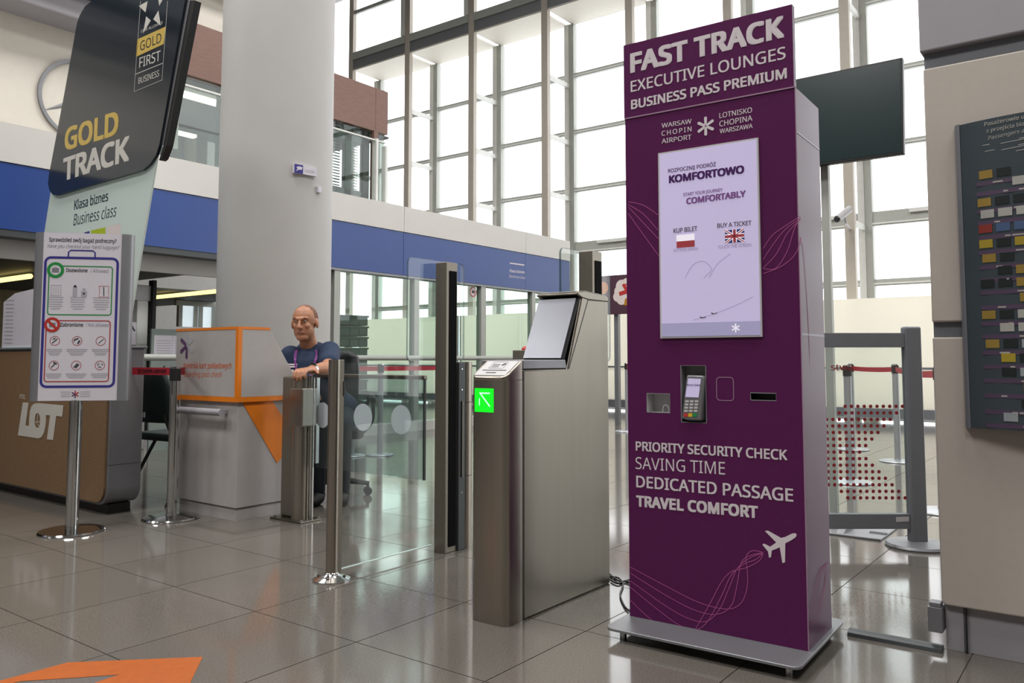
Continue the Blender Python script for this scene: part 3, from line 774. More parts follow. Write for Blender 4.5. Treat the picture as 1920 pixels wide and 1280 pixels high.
# pictogram plate on the pod cap
cf = Fr(T, (.012, GP, hh(.012)), (0, -1, 0), (.108, 0, .064))
pl_ = cf.new(); pl_.rect(.012, .0, GP-.012, .105); pl_.build('instruction_plate', 'light_plastic')
d = cf.new(); d.rrect(.05, .05, .12, .098, .004, .0018, .0012)
for i in range(4): d.strip([(.062+i*.009, .056), (.06+i*.009, .075)], .0035, .0014); d.disc(.0605+i*.009, .08, .003, .0014)
d.strip([(.1, .075), (.112, .09)], .004, .0014); d.strip([(.104, .07), (.116, .085)], .004, .0014)
for i, (s0, s1) in enumerate(((.03, .148), (.06, .11))): d.strip([(s0, .036-i*.018), (s1, .036-i*.018)], .005, .0014)
d.build('pictogram', 'ink_dark')

# ================================================================== GATE POSTS WITH GLASS
def gate_post(loc, label, gx0, gx1, gy):
    e = empty('gate_post', loc, 0, label, 'gate post', 'tall gate posts with glass wings')
    MB().box(-.045, .045, -.038, .038, 0, 1.516).build('post', 'steel_dark', e, smooth=False, bev=.003)
    MB().box(-.02, .036, -.042, -.03, .03, 1.47).build('sensor_strip', 'strip_black', e, smooth=False)
    b = MB(); x0, x1 = gx0, gx1; z0, z1, r = .99, 1.53, .03
    P = []
    for cx, cy, t0 in ((x1-r, z1-r, 0), (x0+r, z1-r, 90), (x0+r, z0+r, 180), (x1-r, z0+r, 270)):
        for i in range(6): t = rad(t0+i*18); P.append((cx+r*math.cos(t), cy+r*math.sin(t)))
    b.prism(P, lambda a, c, h: (a, h, c), gy, gy+.01).build('glass_wing', 'glass_clear', e, smooth=False)
    k = MB(); nP = len(P)
    k.add([(a, gy-.0005, c) for a, c in P]+[(a, gy+.0105, c) for a, c in P]+[(a*.0+ (a+(-.0025 if a > (x0+x1)/2 else .0025)), gy-.0005, c) for a, c in P]+[((a+(-.0025 if a > (x0+x1)/2 else .0025)), gy+.0105, c) for a, c in P],
          [(i, (i+1) % nP, nP+(i+1) % nP, nP+i) for i in range(nP)])
    k.build('glass_edge', 'glass_edge', e, smooth=False)
    return e
gp = gate_post((3.255, 2.9, 0), 'tall square steel gate post with black strip, left of the ticket gate', -.245, .2, .045)
MB().cone((.135, .0, 0), (.135, .0, .988), .052, n=28).build('drive_column', 'steel_light', gp)
MB().box(.047, .1, -.05, -.03, 0, .985).build('drive_cover', 'dark_metal', gp, smooth=False, bev=.003)
MB().box(.068, .074, -.058, -.05, .38, .78).build('cover_handle', 'steel', gp, smooth=False)
for z in (.3, .84, .95): MB().cone((.07, -.05, z), (.07, -.0535, z), .004, n=10).build('screw', 'chrome', gp)
for z in (.38, .77): MB().lathe([(.0525, 0), (.0528, .002), (.0525, .004)], (.135, 0, z), 28).build('column_joint', 'dark_metal', gp)
gate_post((3.335, 2.05, 0), 'tall gate post rising behind the slanted reader of the ticket gate', -.145, .31, .072)

# front bollard with slim profile, and fixed glass to the gate post
B = empty('bollard', (2.53, 2.945, 0), 0, 'round brushed steel bollard on a small disc base in the foreground', 'bollard')
MB().cone((0, 0, .02), (0, 0, 1.0), .027, n=32).build('post', 'steel_light', B)
MB().box(.022, .05, -.012, .012, .02, 1.0).build('glass_channel', 'steel_dark', B, smooth=False, bev=.003)
MB().box(.046, .054, -.016, .016, .83, .9).build('clamp', 'dark_metal', B, smooth=False)
MB().lathe([(.085, 0), (.085, .006), (.06, .016), (.034, .026), (.028, .034)], n=36).build('base_flange', 'chrome', B)
for a in range(4): MB().cone((.06*math.cos(a*1.57+.6), .06*math.sin(a*1.57+.6), .012), (.06*math.cos(a*1.57+.6), .06*math.sin(a*1.57+.6), .021), .007, n=8).build('bolt', 'steel', B)
GB = empty('glass_barrier', (2.58, 2.955, 0), 0, 'clear fixed glass panel between the bollard and the gate post', 'glass panel')
MB().box(0, .63, -.006, .006, .035, .985).build('pane', 'glass_clear', GB, smooth=False)
MB().box(0, .63, -.0065, .0065, .032, .036).build('bottom_edge', 'glass_edge_lit', GB, smooth=False)

# swing gate pedestal and leaf
Pd = empty('gate_pedestal', (3.33, 4.2, 0), 0, 'brushed steel swing gate pedestal beside the white booth', 'pedestal')
MB().box(-.085, .085, -.13, .17, 0, .012).build('base_plate', 'steel', Pd, smooth=False, bev=.003)
for x, y in ((-.065, -.11), (.065, -.11), (-.065, .15), (.065, .15)): MB().cone((x, y, .01), (x, y, .022), .009, n=8).build('bolt', 'chrome', Pd)
MB().box(-.025, .025, -.01, .15, .012, .895).build('shell', 'steel_dark', Pd, smooth=False, bev=.015, seg=3)
MB().cone((-.005, -.02, .012), (-.005, -.02, .9), .052, n=32).build('drive_column', 'steel_light', Pd)
MB().cone((.03, -.085, .012), (.03, -.085, .9), .016, n=16).build('hinge_rod', 'chrome', Pd)
MB().box(-.06, .055, -.1, .03, .585, .82).build('hinge_housing', 'steel_light', Pd, smooth=False, bev=.006, seg=3)
SG = empty('swing_gate', (3.45, 4.17, 0), 0, 'low glass swing gate leaf with three white ovals', 'swing gate')
e2 = Vector((.045, -.93, 0)); le = e2.length; ed_ = e2/le
MB().box(-.006, .006, -.93, -.0, .315, .885).build('pane', 'glass_smoke', SG, smooth=False)
MB().box(-.016, .016, -.94, .0, .885, .91).build('top_rail', 'steel', SG, smooth=False, bev=.005)
MB().box(-.008, .008, -.938, -.93, .315, .885).build('edge_strip', 'black', SG, smooth=False)
MB().box(-.012, .012, -.002, .03, .34, .89).build('hinge_profile', 'chrome', SG, smooth=False)
of = Fr(SG, (-.0066, 0, 0), (0, -1, 0))
for px_, py_, w_, h_ in ((680.5, 782, 17.5, 25.5), (752, 786.5, 19, 27.5), (605, 778, 14, 24)):
    a, b_ = of.px(px_, py_); ax, _ = of.px(px_+w_, py_); _, by = of.px(px_, py_-h_)
    d = of.new(); d.disc(a, b_, abs(ax-a), .0004, 28, rb=abs(by-b_)); d.build('oval_sticker', 'oval_white')
# ================================================================== BOARDING PASS BOOTH
Bo = empty('check_booth', (3.054, 4.454, 0), 0, 'white boarding pass check booth with orange edges beside the column', 'booth')
BW, BL = .6, .655            # along x, along y
MB().box(.012, BW-.01, .012, BL-.01, 0, .075).build('plinth', 'booth_white', Bo, smooth=False)
MB().box(0, BW, 0, BL, .08, .735).build('lower_body', 'booth_white', Bo, smooth=False, bev=.003)
MB().prism([(-.02, .765), (.50, .765), (.215, 1.19), (-.02, 1.19)], lambda a, b, h: (a, h, b), -.02, BL+.03).build('upper_body', 'booth_white', Bo, smooth=False, bev=.002)
MB().box(-.022, BW, -.022, BL+.03, .735, .765).build('orange_band', 'orange', Bo, smooth=False)
MB().prism([(-.022, 1.19), (.22, 1.19), (.205, 1.207), (-.022, 1.207)], lambda a, b, h: (a, h, b), -.022, BL+.032).build('orange_top', 'orange', Bo, smooth=False)
MB().box(-.0225, .006, -.0225, .006, .765, 1.19).build('orange_corner', 'orange', Bo, smooth=False)
MB().prism([(.028, .735), (.25, .735), (.36, .6), (.36, .38), (.3, .33)], lambda a, b, h: (a, h, b), -.004, .0).build('orange_wedge', 'orange', Bo, smooth=False)
MB().tube([(-.075, .06, .672), (-.075, BL-.06, .672)], .022, 14).build('bumper_rail', 'panel_grey', Bo)
for y in (.12, BL-.12): MB().box(-.07, 0, y-.015, y+.015, .66, .684).build('rail_bracket', 'panel_grey', Bo, smooth=False)
bf = Fr(Bo, (-.02, BL, 0), (0, -1, 0))
d = bf.new(); d.textpx('Kontrola kart pokładowych', (344.4, 690), (434.3, 690.6), (344.4, 679.8), .012); d.textpx('Boarding pass check', (344.4, 706), (416.3, 706.6), (344.4, 696.3), 0, .2); d.build('lettering', 'ink_orange')
a, b_ = bf.px(350.5, 648); star_logo(bf, a, b_, .088, 'logo_purple', 'ink_light')
a, b_ = bf.px(350.5, 648)

# ================================================================== PERSON ON AN OFFICE CHAIR
FH = Vector((FWD.x, FWD.y, 0)).normalized()
PC = at(617, 760, 6.02); PC.z = 0
prz = math.atan2(-FH.y, -FH.x)       # local +x faces the viewer
Ch = empty('office_chair', PC, prz+.25, 'black swivel office chair on castors under the seated man', 'chair')
for k in range(5):
    t = k*2*math.pi/5+.35; cx, sy = math.cos(t), math.sin(t)
    MB().tube([(0, 0, .115), (.12*cx, .12*sy, .115), (.29*cx, .29*sy, .085)], [.028, .024, .016], 8).build('base_arm', 'rubber', Ch)
    w_ = MB()
    for s_ in (-1, 1): w_.cone((.29*cx-sy*.012*s_-.0, .29*sy+cx*.012*s_, .03), (.29*cx-sy*.03*s_, .29*sy+cx*.03*s_, .03), .03, n=16)
    w_.cone((.29*cx, .29*sy, .03), (.29*cx, .29*sy, .1), .012, n=8)
    w_.build('castor', 'rubber', Ch)
MB().cone((0, 0, .1), (0, 0, .43), .03, .025, 16).build('gas_lift', 'rubber', Ch)
MB().lathe([(.05, .1), (.055, .2), (.045, .26)], n=18).build('lift_cover', 'rubber', Ch)
MB().box(-.24, .24, -.245, .245, .43, .53).build('seat', 'chair_black', Ch, bev=.04, seg=3)
bk = MB()
for i in range(9):
    for j in range(2): pass
prof = [(-.22, .56), (-.25, .62), (-.262, .75), (-.27, .9), (-.28, 1.02), (-.285, 1.06)]
vs = []; fs = []
for i, (x, z) in enumerate(prof):
    hw = .2+.03*math.sin(i/5*math.pi)-(.05 if i == 5 else 0)
    for k in range(9):
        s_ = -1+k/4; vs.append((x+.05*s_*s_, hw*s_, z))
for i in range(5):
    for k in range(8): fs.append((i*9+k, i*9+k+1, (i+1)*9+k+1, (i+1)*9+k))
o = bk.add(vs, fs).build('backrest', 'chair_black', Ch)
sm = o.modifiers.new('solid', 'SOLIDIFY'); sm.thickness = .05; sm.offset = 0
MB().box(-.3, -.05, -.03, .03, .44, .47).build('back_bracket', 'rubber', Ch, smooth=False)
MB().box(-.3, -.27, -.03, .03, .44, .8).build('back_bracket', 'rubber', Ch, smooth=False)
for s_ in (-1, 1):
    MB().tube(spline([(.05, .25*s_, .47), (.08, .31*s_, .55), (.08, .315*s_, .66), (.02, .31*s_, .715), (-.12, .3*s_, .7), (-.2, .28*s_, .62)], 5), .014, 8).build('armrest', 'rubber', Ch)
    MB().tube([(.09, .312*s_, .7), (.0, .312*s_, .722), (-.14, .3*s_, .712)], .024, 8).build('arm_pad', 'chair_black', Ch)

Pe = empty('person', PC, prz, 'seated man in navy polo shirt resting his hand on the gate pedestal', 'person')
Mi = XF[Pe.name].inverted()
def L(px, py, dist): return Mi @ at(px, py, dist)
hand_w = Vector((3.335, 4.175, .902))
sh_l = L(618, 660, 5.78)      # viewer's right shoulder
sh_r = L(545, 668, 5.80)
neck = L(582, 648, 5.86); head = L(571, 606, 5.78)
chest = (sh_l+sh_r)/2+Vector((-.05, 0, -.10)); hip = Vector((-.06, 0, .60))
elbow = L(615, 691, 5.50); wrist = L(584, 693, 5.33); palm = Mi @ (hand_w+Vector((0.02, .02, .02)))
elbow_r = L(549, 721, 5.76); wrist_r = L(577, 733, 5.52)
def remesh(mb, name, m, vox, parent, smooth=6):
    o = mb.build(name, m, parent)
    r_ = o.modifiers.new('remesh', 'REMESH'); r_.mode = 'VOXEL'; r_.voxel_size = vox; r_.use_smooth_shade = True
    s_ = o.modifiers.new('smooth', 'SMOOTH'); s_.factor = .5; s_.iterations = smooth
    return o
fdir = (palm-wrist).normalized()
bd = MB()
# head: skull, jaw, brow, nose, ears, neck
hx = Vector((1, -.12, -.02)).normalized(); hz = Vector((.03, -.03, 1)).normalized(); hy = hz.cross(hx)
RM = Matrix((hx, hy, hz)).transposed()
H = lambda x, y, z: head+RM @ Vector((x, y, z))
bd.ball(H(-.012, 0, .03), .098, .087, .1, rot=RM); bd.ball(H(.012, 0, -.045), .074, .073, .085, rot=RM); bd.ball(H(.048, 0, -.1), .034, .044, .028, rot=RM)
bd.ball(H(.076, 0, .030), .02, .054, .013, rot=RM)
bd.capsule(H(.09, 0, .012), .009, H(.108, 0, -.03), .014); bd.ball(H(.1, .014, -.034), .01); bd.ball(H(.1, -.014, -.034), .01)
bd.ball(H(.078, 0, -.068), .014, .026, .01, rot=RM)
for s_ in (-1, 1):
    bd.ball(H(.055, .04*s_, -.02), .03, .022, .025, rot=RM); bd.ball(H(-.01, .09*s_, -.005), .022, .01, .034, rot=RM)
bd.capsule(H(-.025, 0, -.06), .058, neck+Vector((0, 0, -.04)), .064, 16); bd.capsule(neck+Vector((0, 0, -.04)), .064, neck+Vector((-.02, 0, -.12)), .1, 16)
# shoulders hidden in the shirt, arms, hands
for a_, b_, c_ in ((sh_l, elbow, wrist), (sh_r, elbow_r, wrist_r)):
    bd.capsule(neck+Vector((-.02, 0, -.12)), .07, a_, .05); bd.capsule(a_, .052, b_, .046); bd.capsule(b_, .046, b_+(c_-b_)*.35, .047); bd.capsule(b_+(c_-b_)*.35, .047, c_, .029)
# resting hand: palm over the pedestal top, fingers bent down over its front
side = fdir.cross(Vector((0, 0, 1))).normalized()
kn = palm+fdir*.045+Vector((0, 0, .012))
for k in range(4):
    o_ = side*(.0315-.021*k)
    bd.capsule(wrist+o_*.6, .02, kn+o_, .0135, 10)
    ln = (.036, .042, .04, .031)[k]
    p1 = kn+o_*1.12+fdir*ln*.9+Vector((0, 0, -.006)); p2 = p1+fdir*.012+Vector((0, 0, -.03*ln/.04)); p3 = p2+fdir*-.004+Vector((0, 0, -.022*ln/.04))
    bd.capsule(kn+o_, .0115, p1, .0098, 10); bd.capsule(p1, .0098, p2, .0088, 10); bd.capsule(p2, .0088, p3, .0076, 10)
th0 = wrist+(palm-wrist)*.35-side*.02
for s_ in (1,):
    t1 = th0-side*.042*s_+fdir*.03; t2 = t1-side*.02+fdir*.034+Vector((0, 0, -.012))
    bd.capsule(th0, .017, t1, .013, 10); bd.capsule(t1, .0125, t2, .009, 10)
# second hand, relaxed in the lap
f2 = (wrist_r-elbow_r).normalized(); s2 = f2.cross(Vector((0, 0, 1))).normalized(); k2 = wrist_r+f2*.085
for k in range(4):
    o_ = s2*(.03-.02*k); bd.capsule(wrist_r+o_*.6, .018, k2+o_, .013, 8)
    p1 = k2+o_*1.1+f2*.04+Vector((0, 0, -.01)); p2 = p1+f2*.02+Vector((0, 0, -.025)); bd.capsule(k2+o_, .0115, p1, .0095, 8); bd.capsule(p1, .0095, p2, .008, 8)
bd.capsule(wrist_r+f2*.03, .016, wrist_r+f2*.06+s2*.045, .012, 8); bd.capsule(wrist_r+f2*.06+s2*.045, .012, wrist_r+f2*.095+s2*.05, .009, 8)
remesh(bd, 'body', 'skin', .0052, Pe, 4)
# shirt
st = MB()
st.ball(chest, .125, .19, .16); st.capsule(chest, .15, hip+Vector((.0, 0, .05)), .155, 18); st.ball(hip+Vector((.02, .04, .05)), .15, .17, .12); st.ball(hip+Vector((.02, -.04, .05)), .15, .17, .12)
st.capsule(chest+Vector((.05, 0, -.1)), .13, hip+Vector((.06, 0, .06)), .15, 18)
for a_, b_ in ((sh_l, elbow), (sh_r, elbow_r)):
    st.capsule(neck+Vector((-.02, 0, -.11)), .085, a_, .076, 16); st.capsule(a_, .078, a_+(b_-a_)*.62, .069, 16); st.capsule(a_, .08, chest+Vector((0, (a_-chest).y*.55, -.08)), .1, 16)
st.ball(neck+Vector((-.025, 0, -.075)), .092, .1, .062)
st.capsule(neck+Vector((-.025, 0, -.07)), .085, sh_l+Vector((-.01, -.02, .0)), .066, 16); st.capsule(neck+Vector((-.025, 0, -.07)), .085, sh_r+Vector((-.01, .02, .0)), .066, 16)
remesh(st, 'polo_shirt', 'shirt_navy', .011, Pe, 5)
cl = MB()
for s_ in (-1, 1):
    cl.tube(spline([neck+Vector((-.085, .02*s_, .015)), neck+Vector((-.03, .078*s_, .0)), neck+Vector((.04, .066*s_, -.045)), neck+Vector((.085, .02*s_, -.105))], 4), .017, 8)
cl.build('collar', 'shirt_navy', Pe)
# trousers and shoes
tp = MB(); 
for s_ in (-1, 1):
    kn_ = Vector((.38, .09+.085*s_, .55)); an_ = Vector((.32, .09+.085*s_, .1))
    tp.capsule(hip+Vector((0, .085*s_, -.02)), .105, kn_, .075, 16); tp.capsule(kn_, .074, an_, .05, 16)
tp.ball(hip, .13, .18, .11)
remesh(tp, 'trousers', 'trousers', .012, Pe, 4)
for s_ in (-1, 1):
    sb = MB(); sb.ball((.36, .09+.085*s_, .045), .13, .048, .045); sb.ball((.30, .09+.085*s_, .06), .06, .044, .055); sb.build('shoe', 'rubber', Pe)
# lanyard, watch, chest print, face details
from mathutils.bvhtree import BVHTree
bvh = BVHTree.FromPolygons([Vector(v) for v in st.v], st.f)
def front(y, z, off=.004):
    h_ = bvh.ray_cast(Vector((2, y, z)), Vector((-1, 0, 0)))
    return Vector(((h_[0].x if h_[0] else chest.x+.1)+off, y, z))
for s_ in (-1, 1):
    ln = MB()
    yz_ = spline([(neck.y+.07*s_, neck.z-.03), (neck.y+.075*s_, neck.z-.09), (neck.y+.055*s_, neck.z-.19), (neck.y+.02*s_, neck.z-.36)], 6)
    for (y0_, z0_), (y1_, z1_) in zip(yz_[:-1], yz_[1:]):
        q_ = [front(y0_-.008, z0_), front(y0_+.008, z0_), front(y1_+.008, z1_), front(y1_-.008, z1_)]
        ln.add(q_+[v+Vector((.004, 0, 0)) for v in q_], [(0, 1, 2, 3), (7, 6, 5, 4), (0, 3, 7, 4), (1, 5, 6, 2)])
    ln.build('lanyard', 'lanyard', Pe)
wd = (wrist-elbow).normalized(); wp = wrist-wd*.02
wt = MB().cone(wp-wd*.011, wp+wd*.011, .036, .0345, 20); wo = wt.build('wristwatch', 'chrome', Pe)
up_ = (Vector((0, 0, 1))-wd*wd.z).normalized(); MB().cone(wp+up_*.033, wp+up_*.043, .019, .018, 18).build('watch_dial', 'black', wo)
for s_ in (-1, 1):
    ey = MB().ball(H(.0765, .033*s_, .010), .0095).build('eye', 'eye_white', Pe)
    MB().ball(H(.0835, .0335*s_, .010), .0048).build('iris', 'black', ey)
    MB().tube([H(.087, .018*s_, .03), H(.09, .034*s_, .036), H(.078, .052*s_, .03)], .0042, 6).build('eyebrow', 'hair', Pe)
MB().tube([H(.078, -.024, -.067), H(.092, 0, -.068), H(.078, .024, -.067)], .0055, 6).build('mouth', 'lip', Pe)
hr = MB(); hr.ball(H(-.02, 0, .036), .094, .0885, .098, rot=RM); hr.build('cropped_hair', 'hair', Pe)
cfm = Fr(Pe, (0, 0, 0), (0, 1, 0), (0, 0, 1))
d = cfm.new()
yc, zc_ = neck.y, neck.z-.155
for i in range(2): d.strip([(yc-.15+.012*k_, zc_+.022-.016*i) for k_ in range(9)], .010)
for x in (-.145, -.1, -.07): d.rect(yc+x, zc_-.036, yc+x+.02, zc_-.014)
d.text('CS', yc+.082, zc_+.005, yc+.122, .024, .03)
for p_ in d.ps: p_.v = [tuple(front(v[1], v[2], .006)) for v in p_.v]
d.build('chest_print', 'print_white')

# ================================================================== HAND LUGGAGE SIGN
exs = (RGT*math.cos(rad(11))+FH*math.sin(rad(11))); exs.z = 0; exs.normalize()
LS = empty('luggage_sign', (2.303, 4.954, 0), math.atan2(exs.y, exs.x), 'white hand luggage rules sign board on a chrome stand', 'sign stand')
sgf = Fr(LS, (0, -.03, 0), (1, 0, 0))
def spx(x, y): return sgf.px(x, y)
tl = spx(66, 434); tr_ = spx(243, 440); bl = spx(55, 751); br = spx(239, 752)
sx0 = (tl[0]+bl[0])/2; sx1 = (tr_[0]+br[0])/2; sz0 = (bl[1]+br[1])/2; sz1 = (tl[1]+tr_[1])/2
MB().box(sx0+.03, sx1-.03, -.026, .03, sz0, sz1).build('board', 'alu', LS, smooth=False)
wx0 = spx(64, 600)[0]+.02; wx1 = spx(228, 600)[0]
wx0 = sx0+.045; wx1 = sx1-.05
MB().box(wx0, wx1, -.031, -.02, sz0+.002, sz1-.001).build('printed_sheet', 'paper', LS, smooth=False)
for xa, xb in ((sx0-.008, wx0), (wx1, sx1+.008)):
    P = []; c_ = xb if xa < wx0-.001 else xa; w_ = xb-xa
    for i in range(8):
        t = rad(90*i/7); P.append((c_-w_*math.sin(t) if xa < wx0-.001 else c_+w_*math.sin(t), -.034*math.cos(t)+.012*0))
    P.append((P[-1][0], .03)); P.append((c_, .03))
    MB().prism(P, lambda a, b, h: (a, b, h), sz0, sz1).build('side_profile', 'alu', LS)
MB().cone((.0, .0, .015), (.0, .0, sz0+.004), .035, n=28).build('pole', 'chrome', LS)
MB().lathe([(.175, 0), (.178, .006), (.172, .014), (.03, .02), (.028, .05)], n=48).build('base_disc', 'chrome', LS)
sgf = Fr(LS, (0, -.031, 0), (1, 0, 0))
WC = wx1-wx0; HC = sz1-sz0
cp = lambda u_, v_: (wx0+WC*u_, sz0+HC*v_)      # fractions of the sheet
def ctext(dd, txt, u0, v0, u1, cap, bold=0, shear=0): a, b = cp(u0, v0); a1, _ = cp(u1, v0); dd.text(txt, a, b, a1, cap*HC, bold, shear)
d = sgf.new(); ctext(d, 'Sprawdziłeś swój bagaż podręczny?', .07, .945, .93, .024, .014); ctext(d, 'Dozwolone', .30, .765, .57, .022, .02); ctext(d, 'Zabronione', .25, .44, .54, .022, .02); d.build('lettering', 'ink_dark')
d = sgf.new(); ctext(d, 'Have you checked your hand luggage?', .05, .908, .97, .021, .004, .25); ctext(d, '/ Allowed', .60, .764, .84, .021, .004, .25); ctext(d, '/ Not allowed', .565, .44, .87, .021, .004, .25); d.build('lettering', 'ink_mid')
d = sgf.new(); a0_, b0_ = cp(.035, .085); a1_, b1_ = cp(.955, .85); d.rrect(a0_, b0_, a1_, b1_, .03, .014)
a0_, b0_ = cp(.32, .853); a1_, b1_ = cp(.66, .895); d.strip([(a0_, b0_), (a0_, b1_-.012), (a0_+.012, b1_), (a1_-.012, b1_), (a1_, b1_-.012), (a1_, b0_)], .008); d.build('case_outline', 'sign_blue')
d = sgf.new(); d.rrect(*cp(.085, .51), *cp(.89, .80), .015, .006); a, b_ = cp(.165, .775); d.ring(a, b_, .038, .017, .0014); d.build('allowed_frame', 'sign_green')
d = sgf.new(); d.disc(a, b_, .032, .001); d.build('badge_ground', 'paper')
d = sgf.new(); d.rect(a-.019, b_-.014, a+.019, b_+.012, .0018); d.ring(a, b_+.014, .006, .002, .0018); d.build('case_icon', 'ink_mid')
d = sgf.new(); d.rrect(*cp(.075, .115), *cp(.885, .475), .015, .006); d.build('forbidden_frame', 'sign_redthin')
a, b_ = cp(.15, .45)
d = sgf.new(); d.disc(a, b_, .034, .001); d.build('badge_ground', 'paper')
d = sgf.new(); d.rect(a-.016, b_-.014, a+.018, b_+.012, .0016); d.build('case_icon', 'ink_mid')
d = sgf.new(); d.ring(a, b_, .036, .015, .0022); d.strip([(a-.027, b_+.027), (a+.027, b_-.027)], .014, .0024); d.build('prohibition_badge', 'sign_red')
d = sgf.new(); dk = sgf.new(); li = sgf.new()
for i, u_ in enumerate((.19, .47, .77)):
    for v_ in (.355, .21):
        a, b_ = cp(u_, v_); d.ring(a, b_, .026, .003)
        li_w = (.18, .24, .2)[i]
        for k in range(4 if v_ > .3 else 3):
            aa, bb = cp(u_, v_-.05-.0105*k); ww = WC*li_w*(1, .95, .75, .6)[k]*.55; li.strip([(aa-ww, bb), (aa+ww, bb)], .0042)
    for k in range(6):
        aa, bb = cp(u_-.01, .613-.0135*k); ww = WC*(.1, .1, .11)[i]*(1, .9, .95, .8, .9, .6)[k]; li.strip([(aa-ww, bb), (aa+ww, bb)], .0042)
c = lambda i, j: cp((.19, .47, .77)[i], (.355, .21)[j])
a, b_ = c(0, 0); dk.strip([(a-.014, b_-.014), (a+.014, b_+.012)], .005); dk.strip([(a-.01, b_+.008), (a+.002, b_+.016)], .006)
a, b_ = c(1, 0); dk.poly([(a-.02, b_-.008), (a-.016, b_+.01), (a+.008, b_+.018), (a+.006, b_+.01), (a-.01, b_+.004)], .0006); dk.poly([(a, b_-.016), (a+.008, b_-.018), (a+.018, b_), (a+.01, b_+.004)])
a, b_ = c(2, 0); dk.strip([(a-.012, b_-.014), (a+.016, b_+.012)], .004)
a, b_ = c(0, 1); dk.strip([(a-.014, b_-.012), (a+.008, b_+.012)], .005); dk.strip([(a-.004, b_+.018), (a+.016, b_+.008)], .007)
a, b_ = c(1, 1); 
for k in range(3): dk.strip([(a-.014+.006*k, b_-.012-.002*k), (a+.006+.005*k, b_+.012-.003*k)], .0045)
a, b_ = c(2, 1)
for x, y in ((-.014, .008), (-.005, .01), (-.01, .0), (.01, .008), (.014, .004), (-.006, -.012), (0, -.008), (.006, -.012)): dk.disc(a+x, b_+y, .003, n=8)
for x in (.41, .53): pass
a, b_ = cp(.42, .655); li.rect(a-.012, b_-.035, a+.012, b_+.016); dk.poly([(a-.011, b_+.019), (a+.011, b_+.019), (a+.003, b_+.032), (a-.003, b_+.032)])
a, b_ = cp(.535, .65); li.rect(a-.016, b_-.03, a+.016, b_+.002); li.rect(a-.009, b_+.008, a+.009, b_+.018); dk.strip([(a-.007, b_-.013), (a+.007, b_-.013)], .004, .002); dk.strip([(a, b_-.02), (a, b_-.006)], .004, .002)
a, b_ = cp(.18, .655); li.strip([(a-.026, b_-.032), (a-.026, b_+.03), (a+.026, b_+.03), (a+.026, b_-.032), (a-.026, b_-.032)], .004)
for x in (-.012, 0, .012): li.strip([(a+x, b_-.025), (a+x, b_+.022)], .0025)
a, b_ = cp(.79, .655); d.strip([(a-.028, b_+.028), (a+.028, b_+.028), (a+.024, b_), (a+.028, b_-.036), (a-.028, b_-.036), (a-.024, b_), (a-.028, b_+.028)], .0025); dk.strip([(a, b_-.03), (a-.002, b_+.022)], .005)
d.build('forbidden_rings', 'sign_redthin'); dk.build('item_icons', 'ink_dark'); li.build('small_print', 'ink_light')
d = sgf.new()
for i in range(3): ctext(d, ('WARSAW', 'CHOPIN', 'AIRPORT')[i], .29, .049-.013*i, .41, .008); ctext(d, ('LOTNISKO', 'CHOPINA', 'WARSZAWA')[i], .53, .049-.013*i, .66, .008)
d.build('airport_lettering', 'ink_mid'); a, b_ = cp(.47, .04); star_logo(sgf, a, b_, .022, 'logo_purple', 'sign_redthin')

# ================================================================== BELT STANCHIONS
def stanchion(loc, label, group='belt stanchions', h=.955, pm='chrome', rb=.17):
    e = empty('belt_stanchion', loc, 0, label, 'stanchion', group)
    MB().cone((0, 0, .015), (0, 0, h-.09), .03, n=24).build('pole', pm, e)
    MB().cone((0, 0, h-.09), (0, 0, h-.012), .034, n=24).build('belt_cassette', 'rubber', e)
    MB().cone((0, 0, h-.012), (0, 0, h), .033, .03, 24).build('cap', 'chrome', e)
    MB().lathe([(rb, 0), (rb+.003, .006), (rb-.004, .014), (.034, .022), (.032, .04)], n=40).build('base_disc', pm, e)
    return e
def belt(p0, p1, label, sag=.0, text=None, z=.905):
    mb = MB(); n = 8
    p0 = Vector((p0[0], p0[1], z)); p1 = Vector((p1[0], p1[1], z)); dr = (p1-p0).normalized(); nn = Vector((-dr.y, dr.x, 0))*.001
    pts = [p0.lerp(p1, i/n)-Vector((0, 0, sag*4*(i/n)*(1-i/n))) for i in range(n+1)]
    for a, b in zip(pts[:-1], pts[1:]):
        u_ = Vector((0, 0, .024))
        mb.add([a-u_-nn, b-u_-nn, b+u_-nn, a+u_-nn, a-u_+nn, b-u_+nn, b+u_+nn, a+u_+nn], [(0, 1, 2, 3), (7, 6, 5, 4), (0, 4, 5, 1), (3, 2, 6, 7)])
    e = empty('retractable_belt', p0, 0, label, 'belt', 'red queue belts')
    o = mb.build('webbing', 'belt_red', e, smooth=False); o.location = -p0
    if text:
        f = Fr(e, -nn*1.3+Vector((0, 0, -.012)), dr); q_ = f.new(); q_.text(text, .06, 0, (p1-p0).length-.03, .024, .03); q_.build('lettering', 'belt_ink')
    return e
s2 = onz(321, 972)
st2 = stanchion((s2.x, s2.y, 0), 'chrome belt stanchion between the wooden desk and the white booth')
belt((2.80, 5.262), (s2.x-.02, s2.y+.03), 'red belt with airport lettering from wooden desk to chrome stanchion', 0, 'IC CHOPIN AIRPORT', .925)
belt((s2.x+.03, s2.y+.02), (3.03, 5.02), 'short red belt end between chrome stanchion and white booth', 0, None, .925)
stanchion((5.83, 6.5, 0), 'chrome belt stanchion behind the swivel chair, left of two', 'stanchions beyond the swing gate', pm='silver', rb=.14)
stanchion((6.06, 6.32, 0), 'chrome belt stanchion behind the low glass gate, right of two', 'stanchions beyond the swing gate', pm='silver', rb=.14)
belt((5.0, 6.9), (6.03, 6.33), 'red belt behind the seated man left of a stanchion', .0)
belt((6.09, 6.31), (7.4, 6.2), 'dark red belt running right behind the low glass gate', .0)
